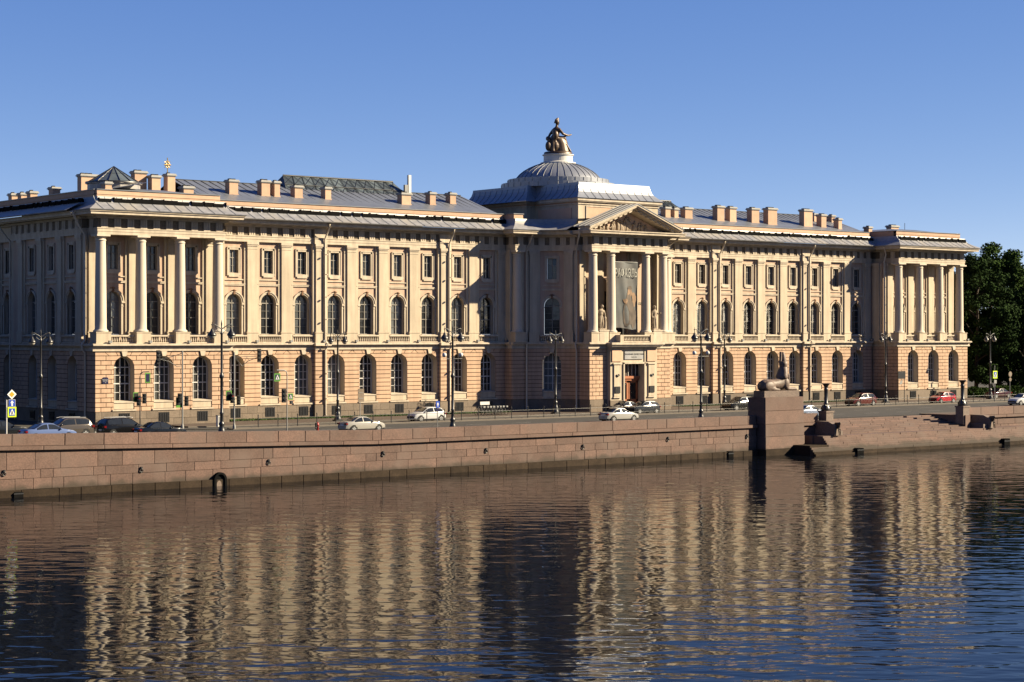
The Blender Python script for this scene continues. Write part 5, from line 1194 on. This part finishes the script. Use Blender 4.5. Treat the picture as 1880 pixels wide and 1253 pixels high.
# railing on the median
fr_ = empty('median_railing'); tag(fr_, 'low black iron railing along the median before the building', 'railing')
FY = -16.0; x0 = at(474, 780, 'y', FY)[0]; pm = MB(); pm.tube([(0, 0, 0), (0, 0, 1.2)], .045, 6); pm.ell((0, 0, 1.24), (.07, .07, .07), 7, 5); PME = pm.mesh('post', M['iron']); x = x0
while x < 98:
    if not (-5.0 < x < -3.0): o = link('post', PME, fr_); o.location = (x, FY, .08)
    if x+2.3 < 98:
        m = MB(); m.tube([(x, FY, .98), (x+2.3, FY, .98)], .026, 5); m.build('top_rail', M['iron'], fr_); m = MB(); m.tube([(x, FY, .38), (x+2.3, FY, .38)], .022, 5); m.build('bottom_rail', M['iron'], fr_)
    x += 2.3
# hydrant, cabinet
r = empty('hydrant_post', gpos(583, -37.8)); tag(r, 'short red and black hydrant post behind the parapet', 'hydrant'); m = MB(); m.lathe([(.16, 0), (.16, .1), (.11, .15), (.11, 1.1), (.15, 1.12), (.15, 1.2), (.1, 1.35), (.02, 1.42)], 12); m.build('body', M['red'], r); m = MB(); m.tube([(-.22, 0, .9), (.22, 0, .9)], .07, 8); m.box(-.2, -.06, -.1, .1, 1.0, 1.35); m.build('outlet', M['black'], r)
r = empty('utility_cabinet', gpos(402, -12.2)); tag(r, 'small white utility cabinet beside the tall lamp base', 'cabinet'); m = MB(); m.box(-.22, .22, -.2, .2, 0, 1.1); m.build('body', M['white'], r); m = MB(); m.box(-.26, .26, -.24, .24, 1.1, 1.16); m.box(-.14, .18, -.215, -.2, .2, 1.0); m.build('lid', M['steel'], r)
# bicycles at a stand
br = empty('stand_board', gpos(890, -6.9)); tag(br, 'white board of the bicycle stand in front of the shaded bay', 'sign'); plate(br, 'board', M['white'], 0, 1.35, 1.35, .36, 0); m = MB(); m.tube([(-.5, .02, 0), (-.5, .02, 1.3)], .03, 5); m.tube([(.5, .02, 0), (.5, .02, 1.3)], .03, 5); m.build('pole', M['steel'], br)
def bike():
    root = empty('parked_bicycle')
    for yy in (-.52, .52):
        m = MB(); m.tube([(0, yy+.33*math.cos(a), .34+.33*math.sin(a)) for a in [i*math.pi/9 for i in range(19)]], .025, 5); wh = m.build('wheel', M['tyre'], root); m = MB()
        for i in range(6): a = i*math.pi/3; m.tube([(0, yy, .34), (0, yy+.31*math.cos(a), .34+.31*math.sin(a))], .006, 3)
        m.build('spokes', M['steel'], wh)
    m = MB(); m.tube([(0, -.52, .34), (0, -.38, .9), (0, -.36, 1.0)], .025, 5); m.tube([(0, -.4, .8), (0, .1, .35), (0, .52, .34), (0, .28, .8), (0, -.4, .78)], .03, 5); m.tube([(0, .1, .35), (0, .3, .95)], .025, 5); m.build('frame', M['steel'], root)
    m = MB(); m.tube([(-.28, -.3, 1.05), (0, -.38, 1.03), (.28, -.3, 1.05)], .02, 5); m.build('handlebar', M['iron'], root); m = MB(); m.ell((0, .3, .98), (.09, .15, .05), 8, 5); m.build('saddle', M['black'], root); m = MB(); m.box(-.15, .15, -.72, -.52, .88, 1.05); m.build('basket', M['steel'], root)
    return root
bk = bike(); x = at(880, 760, 'y', -7.6)[0]
for i in range(8):
    o = bk if i == 0 else copy_tree(bk); o.location = (x+i*.46, -7.7, .12); o.rotation_euler = (0, 0, R(14+random.uniform(-6, 6))); tag(o, '%s bicycle of the row parked before the shaded bay' % ('leftmost', 'second from left', 'third from left', 'fourth from left', 'fourth from right', 'third from right', 'second from right', 'rightmost')[i], 'bicycle', 'row of parked bicycles')

# ------------------------------------------------------------------ cars
PROF = {
 'sedan': dict(L=4.55, W=.88, belt=.93, top=[(0, .62), (.012, .86), (.05, .98), (.17, 1.03), (.31, 1.38), (.38, 1.46), (.50, 1.47), (.56, 1.43), (.71, 1.02), (.76, .97), (.92, .84), (.975, .72), (1, .5)], win=(.20, .68), ws=(.56, .705), rw=(.18, .33), wh=(.185, .815)),
 'hatch': dict(L=4.15, W=.88, belt=.96, top=[(0, .6), (.012, .95), (.04, 1.05), (.12, 1.40), (.2, 1.49), (.35, 1.53), (.5, 1.52), (.57, 1.46), (.74, 1.04), (.8, .98), (.93, .84), (.98, .7), (1, .5)], win=(.09, .71), ws=(.57, .735), rw=(.035, .125), wh=(.175, .815)),
 'suv': dict(L=4.55, W=.93, belt=1.08, top=[(0, .65), (.012, 1.05), (.03, 1.2), (.08, 1.56), (.14, 1.66), (.35, 1.70), (.52, 1.68), (.58, 1.6), (.72, 1.15), (.77, 1.1), (.93, .98), (.98, .8), (1, .55)], win=(.07, .69), ws=(.58, .715), rw=(.028, .09), wh=(.18, .815)),
}
def interp(tab, x):
    for (a, za), (b_, zb) in zip(tab, tab[1:]):
        if a <= x <= b_: return za+(zb-za)*(x-a)/(b_-a) if b_ > a else zb
    return tab[-1][1]
wheel_cache = {}
def car(px, lane, kind, col, face, label, metal=.0, z=None, rails=False, rough=.16, xoff=0):
    d = PROF[kind]; L_, W_, belt = d['L'], d['W'], d['belt']
    x = at(px, 760, 'y', lane)[0]+xoff
    root = empty('parked_car', (x, lane, (ramp(x)+.012) if z is None else z), 0 if face > 0 else math.pi); tag(root, label, 'car')
    paint = pmat('car_paint', tuple(v*.55 for v in col), var=.03, rough=rough, spec=.25, metal=metal); paint.node_tree.nodes['Principled BSDF'].inputs['Coat Weight'].default_value = .2; paint.node_tree.nodes['Principled BSDF'].inputs['Coat Roughness'].default_value = .06
    def wid(t): e = abs(2*t-1); return W_*(1-.16*e**5-.03*e)
    def half(t):
        zt = interp(d['top'], t); w_ = wid(t); zb = min(belt-.03*(2*t-1), zt-.015); k = max(0, zt-zb); low = .24 if .05 < t < .95 else .3
        wr = w_*(.95-.30*min(1, k/.62)) if k > .05 else w_*.90
        return [(w_*.80, low), (w_*.95, low+.06), (w_*1.0, .55), (w_*.985, zb-.10), (w_*.95, zb), (wr, zt-min(.05, k*.5)), (wr*.82, zt), (0, zt+.012)]
    st = sorted(set([t for t, _ in d['top']]+[.1, .25, .44, .63, .66, .85, .95]))
    rings = []
    for t in st:
        h = half(t); xx = (t-.5)*L_; rings.append([(xx, y, z_) for y, z_ in h]+[(xx, -y, z_) for y, z_ in h[-2::-1]])
    m = MB(); m.loft(rings, False); body = m.build('body', paint, root)
    body.data.polygons.foreach_set('use_smooth', [True]*len(body.data.polygons)); body.data.set_sharp_from_angle(angle=R(28))
    a, b_ = d['win']; mid = (a+b_)/2-.01
    for s in (-1, 1):     # side windows
        for (p, q) in ((a+.015, mid-.012), (mid+.012, b_)):
            m = MB(); pts = []; n_ = 7
            for i in range(n_+1):
                t = p+(q-p)*i/n_; h = half(t); (y0, z0), (y1, z1) = h[4], h[5]
                k0, k1 = .10, .93
                if z1-z0 < .12: k1 = max(.12, k1*(z1-z0)/.12)
                pts.append(((t-.5)*L_, s*(y0+(y1-y0)*k0+.014), z0+(z1-z0)*k0)); pts.append(((t-.5)*L_, s*(y0+(y1-y0)*k1+.014), z0+(z1-z0)*k1))
            m.add(pts, [(2*i, 2*i+2, 2*i+3, 2*i+1) for i in range(n_)]); m.build('side_window', M['carglass'], root)
    for nm, (p, q) in (('windscreen', d['ws']), ('rear_window', d['rw'])):
        m = MB(); pts = []; n_ = 5; up = (-1 if nm == 'rear_window' else 1)
        for i in range(n_+1):
            t = p+(q-p)*i/n_; h = half(t); zt = h[-1][1]+.018; w_ = h[5][0]*.93; xx = (t-.5)*L_+up*.014
            pts += [(xx, -w_, zt-.035), (xx, -w_*.6, zt), (xx, w_*.6, zt), (xx, w_, zt-.035)]
        m.add(pts, [(4*i+k, 4*i+4+k, 4*i+5+k, 4*i+1+k) for i in range(n_) for k in range(3)]); m.build(nm, M['carglass'], root)
    rw_ = .345 if kind == 'suv' else .315
    for t in d['wh']:
        for s in (-1, 1):
            xx = (t-.5)*L_; w_ = wid(t)
            m = MB(); m.prism([((rw_+.075)*math.cos(g_), max(.2, rw_+(rw_+.075)*math.sin(g_))) for g_ in [i*math.pi/9-.2 for i in range(12)]], lambda p, q, yy: (xx+p, yy, q), s*(w_-.05), s*(w_+.006)); m.build('wheel_arch', M['black'], root)
            m = MB(); m.prism([(rw_*math.cos(i*math.pi/10), rw_+rw_*math.sin(i*math.pi/10)) for i in range(20)], lambda p, q, yy: (xx+p, yy, q), s*(w_-.18), s*(w_+.015)); wh = m.build('wheel', M['tyre'], root)
            m = MB()
            for k in range(5):
                g_ = k*2*math.pi/5+.3; r2 = rw_*.70
                m.prism([(r2*math.cos(g_-.36), rw_+r2*math.sin(g_-.36)), (r2*math.cos(g_+.36), rw_+r2*math.sin(g_+.36)), (.05*math.cos(g_+.9), rw_+.05*math.sin(g_+.9)), (.05*math.cos(g_-.9), rw_+.05*math.sin(g_-.9))], lambda p, q, yy: (xx+p, yy, q), s*(w_+.012), s*(w_+.028))
            m.build('rim', M['rim'], wh)
    for s in (-1, 1):
        m = MB(); m.ell((.43*L_, s*W_*.62, .72*belt/.93), (.16, .17, .07), 8, 5); m.build('headlight', M['head'], root)
        m = MB(); m.box(-.505*L_, -.462*L_, min(s*W_*.5, s*W_*.93), max(s*W_*.5, s*W_*.93), belt-.2, belt-.04); m.build('tail_light', M['tail'], root)
        m = MB(); m.ell(((d['ws'][1]-.545)*L_, s*(W_*.98+.06), belt+.06), (.09, .1, .07), 8, 5); m.build('mirror', paint, root)
        if rails: m = MB(); m.tube([(-.36*L_, s*W_*.62, 1.71), (.05*L_, s*W_*.62, 1.75), (.12*L_, s*W_*.62, 1.68)], .025, 5); m.build('roof_rail', M['rim'], root)
    m = MB(); m.box(.485*L_, .5*L_+.01, -.4, .4, .42, .6); m.build('grille', M['black'], root)
    m = MB(); m.box(-.5*L_-.012, -.49*L_, -.26, .26, .62, .73); m.build('number_plate', M['signwhite'], root)
    m = MB(); m.box(-.47*L_, .47*L_, -W_*.86, W_*.86, .16, .3); m.build('underbody', M['black'], root)
    return root
K = (.008, .008, .009)
car(2, -27.5, 'sedan', (.012, .014, .017), 1, 'black saloon cut by the left edge of the picture')
car(88, -33.8, 'sedan', (.12, .17, .34), 1, 'blue saloon mostly hidden behind the parapet, only its roof showing')
car(120, -28.8, 'suv', (.11, .095, .085), -1, 'grey-brown estate car with roof rails at the left', .3, rails=True)
car(197, -25.5, 'sedan', (.03, .010, .010), -1, 'dark maroon saloon behind the black cars near the left pavilion corner')
car(228, -28.8, 'suv', K, 1, 'black estate with bright roof among the cars below the left pavilion', rails=True)
car(293, -32.6, 'sedan', (.007, .009, .013), 1, 'low black saloon nearest the parapet below the left pavilion')
car(664, -27.6, 'sedan', (.46, .44, .40), 1, 'silver-beige saloon driving right, half hidden by the parapet', .2)
car(783, -13.7, 'hatch', (.62, .62, .62), -1, 'white hatchback parked behind the railing, left of the shaded bay')
car(1136, -27.0, 'sedan', (.46, .45, .43), 1, 'silver saloon driving right below the entrance', .2)
car(1181, -13.9, 'hatch', (.045, .05, .06), -1, 'dark grey hatchback parked in front of the entrance', .2)
car(1146, -11.9, 'sedan', (.02, .012, .012), -1, 'very dark saloon behind the grey hatchback at the entrance')
car(1358, -13.7, 'suv', (.012, .013, .015), -1, 'black off-road car left of the sphinx pedestal')
car(1484, -34.3, 'sedan', (.20, .24, .33), 1, 'pale blue-grey saloon showing above the wall, right of the sphinx')
car(1580, -13.7, 'suv', (.10, .025, .022), -1, 'dark red off-road car in front of the shaded bay at right')
car(1730, -13.7, 'hatch', (.40, .03, .04), -1, 'bright red hatchback in front of the right pavilion')
car(1876, -25.0, 'hatch', (.62, .62, .62), -1, 'white hatchback cut by the right edge of the picture')
car(1832, -6.0, 'sedan', (.05, .012, .012), -1, 'dim maroon saloon parked under the trees at the right')

# ------------------------------------------------------------------ trees
def tree(x, y, h, rx, ry, lb, mat, nl=9000, trunk_h=3.0, seed=1, leaf=.34):
    rg = np.random.RandomState(seed); root = empty('leafy_tree', (x, y, 0)); tag(root, lb, 'tree', 'trees right of the building' if x > 0 else 'added unseen trees across the side street')
    m = MB(); m.tube([(0, 0, 0), (.1, 0, trunk_h*.6), (0, .1, trunk_h), (.2, 0, h*.55), (.1, 0, h*.8)], [.5, .36, .32, .2, .06], 9)
    for k in range(9):
        a = k*2.4; z = trunk_h+(h-trunk_h)*(.05+.08*k); r_ = rx*.75*(1-.06*k); m.tube([(0, 0, z), (r_*.5*math.cos(a), r_*.5*math.sin(a), z+1.2), (r_*math.cos(a), r_*math.sin(a), z+2.4)], [.17, .1, .03], 6)
    m.build('trunk', M['bark'], root)
    nc = 150; nl = int(nl*1.8); cl = []
    for k in range(nc):
        v = rg.normal(size=3); v /= np.linalg.norm(v); q = rg.uniform(.55, 1.0)**.5
        zc = (h+trunk_h)/2; cl.append((v[0]*rx*q*(1-.28*max(0, v[2])), v[1]*ry*q*(1-.28*max(0, v[2])), zc+v[2]*(h-trunk_h)/2*q*.95, rg.uniform(.7, 1.55)))
    cl = np.array(cl); idx = rg.randint(0, nc, nl); off = rg.normal(size=(nl, 3)); off /= np.linalg.norm(off, axis=1)[:, None]; off *= (rg.uniform(0, 1, nl)**.45)[:, None]
    P0 = cl[idx, :3]+off*cl[idx, 3:4]*np.array([1.15, 1.15, .8])
    a = rg.normal(size=(nl, 3)); a /= np.linalg.norm(a, axis=1)[:, None]; nrm = off*.7+rg.normal(size=(nl, 3))*.5+np.array([0, 0, .35]); b_ = np.cross(nrm, a); b_ /= (np.linalg.norm(b_, axis=1)[:, None]+1e-6); a = np.cross(b_, nrm); a /= (np.linalg.norm(a, axis=1)[:, None]+1e-6)
    s = rg.uniform(.5, 1.1, nl)[:, None]*leaf
    V = np.stack([P0-a*s*.5, P0+b_*s*.32, P0+a*s*.6, P0-b_*s*.32], 1).reshape(-1, 3)
    me = bpy.data.meshes.new('crown'); me.vertices.add(nl*4); me.vertices.foreach_set('co', V.ravel()); me.loops.add(nl*4); me.loops.foreach_set('vertex_index', np.arange(nl*4)); me.polygons.add(nl); me.polygons.foreach_set('loop_start', np.arange(0, nl*4, 4)); me.polygons.foreach_set('loop_total', np.full(nl, 4)); me.materials.append(mat); me.update(calc_edges=True); link('crown', me, root)
tree(93, 8, 24.0, 8.5, 8.5, 'tall dense tree topping the right edge, behind the others', M['leaf'], 26000, 1.5, 1, .5)
tree(81.2, 3.0, 22.0, 6.0, 6.0, 'dark broad tree next to the right pavilion corner', M['leaf2'], 20000, .8, 2, .46)
tree(104, 3, 21.5, 7.5, 7.5, 'tree at the far right edge with sunlit top', M['leaf'], 20000, 1, 3, .5)
tree(90, 1, 15.0, 5.8, 5.0, 'lower bushy tree behind the yellow crossing sign', M['leaf2'], 20000, .5, 4, .46)
tree(112, 22, 23.0, 9, 9, 'far tree filling the gap at the right edge', M['leaf2'], 16000, 2, 5, .5)
tree(99, 14, 19.0, 8, 8, 'dark tree deep in the garden at the right', M['leaf2'], 16000, 1.5, 6, .46)
tree(124, 6, 20.0, 8, 8, 'tree beyond the right edge of the picture', M['leaf2'], 10000, 2, 7, .5)
tree(84, 16, 19.0, 7, 7, 'dark tree close behind the right pavilion', M['leaf2'], 14000, 1.5, 8, .46)
def bush(x, y, r_, h, lb, seed):
    rg = np.random.RandomState(seed); root = empty('clipped_bush', (x, y, 0)); tag(root, lb, 'bush', 'bushes under the trees'); m = MB(); nl = 2200
    for i in range(nl):
        v = rg.normal(size=3); v /= np.linalg.norm(v); v[2] = abs(v[2]); q = rg.uniform(.8, 1.02); c_ = Vector((v[0]*r_*q, v[1]*r_*.7*q, v[2]*h*q)); t1 = Vector(rg.normal(size=3)).normalized()*.13; t2 = Vector(rg.normal(size=3)).normalized()*.09
        m.add([c_-t1, c_+t2, c_+t1, c_-t2], [(0, 1, 2, 3)])
    m.build('foliage', M['leaf'], root); m = MB(); m.tube([(0, 0, 0), (0, 0, h*.6)], .08, 6); m.build('stem', M['bark'], root)
for px, yy, r_, h, sd_, lb in ((1788, -3.0, 2.2, 1.7, 11, 'rounded green bush nearest the right pavilion'), (1806, -2.5, 2.0, 1.5, 12, 'rounded green bush left of the dim maroon saloon'), (1862, -2, 2.6, 1.6, 13, 'rounded bush at the right edge under the trees'), (1840, -1, 2.6, 1.7, 14, 'rounded bush behind the dim maroon saloon')): bush(at(px, 700, 'y', yy)[0], yy, r_, h, lb, sd_)

for i, (x, y, h, sd_) in enumerate(((-93, 2, 17, 21), (-95, 13, 19, 22), (-92, 25, 18, 23), (-94, 37, 19, 24), (-92, 50, 18, 25))):  # tree row added out of view to block sky and darken the side wall
    tree(x, y, h, 6.5, 6.5, 'added unseen tree across the side street, %s from the river' % ('first', 'second', 'third', 'fourth', 'fifth')[i], M['leaf2'], 5000, 2.2, sd_, .6)

# ------------------------------------------------------------------ the far bank of the river, seen only in the window panes
tag(sheet('far_bank', [(-900, -420, -.2), (900, -420, -.2), (900, -1500, -.2), (-900, -1500, -.2)], M['earth']), 'opposite bank of the river behind the viewer', 'ground')
m = MB(); m.box(-900, 900, -421, -420, -4, .8); tag(m.build('far_quay', M['granite']), 'granite quay of the opposite bank', 'quay', kind='structure')
x = -760; k = 0
HC = [(.30, .24, .15), (.24, .20, .16), (.28, .18, .12), (.32, .29, .24), (.20, .17, .13)]
while x < 760:
    wd = random.uniform(26, 52); hh = random.uniform(17, 23)
    root = empty('far_house', (x+wd/2, -445, 0)); tag(root, 'town house on the opposite bank, house %s along the quay' % ('one two three four five six seven eight nine ten eleven twelve thirteen fourteen fifteen sixteen seventeen eighteen nineteen twenty'.split()+['twenty-'+w_ for w_ in 'one two three four five six seven eight nine'.split()]+['thirty']+['thirty-'+w_ for w_ in 'one two three four five six seven eight nine'.split()]+['forty', 'forty-one', 'forty-two', 'forty-three', 'forty-four', 'forty-five', 'forty-six'])[k], 'house', 'houses on the far bank')
    m = MB(); m.box(-wd/2, wd/2-.3, -14, 0, -.2, hh); m.box(-wd/2-.1, wd/2-.2, -14, .5, hh-.6, hh); m.build('wall', pmat('far_stucco', HC[k % 5], var=.1, streak=.1), root)
    m = MB(); m.prism([(.4, hh), (-14.2, hh), (-7, hh+3.4)], lambda a, b_, t: (t, a, b_), -wd/2, wd/2-.3); m.build('roof', M['roof'], root)
    m = MB(); nf = 4 if hh < 20 else 5; nw = int(wd/3.4)
    for f in range(nf):
        for i in range(nw): cx_ = -wd/2+(i+.5)*(wd-.3)/nw; z_ = 1.4+f*(hh-2.2)/nf; m.box(cx_-.6, cx_+.6, -.2, .03, z_, z_+2.3)
    tag(m.build('windows', M['glass'], root), kind='stuff')
    x += wd; k += 1
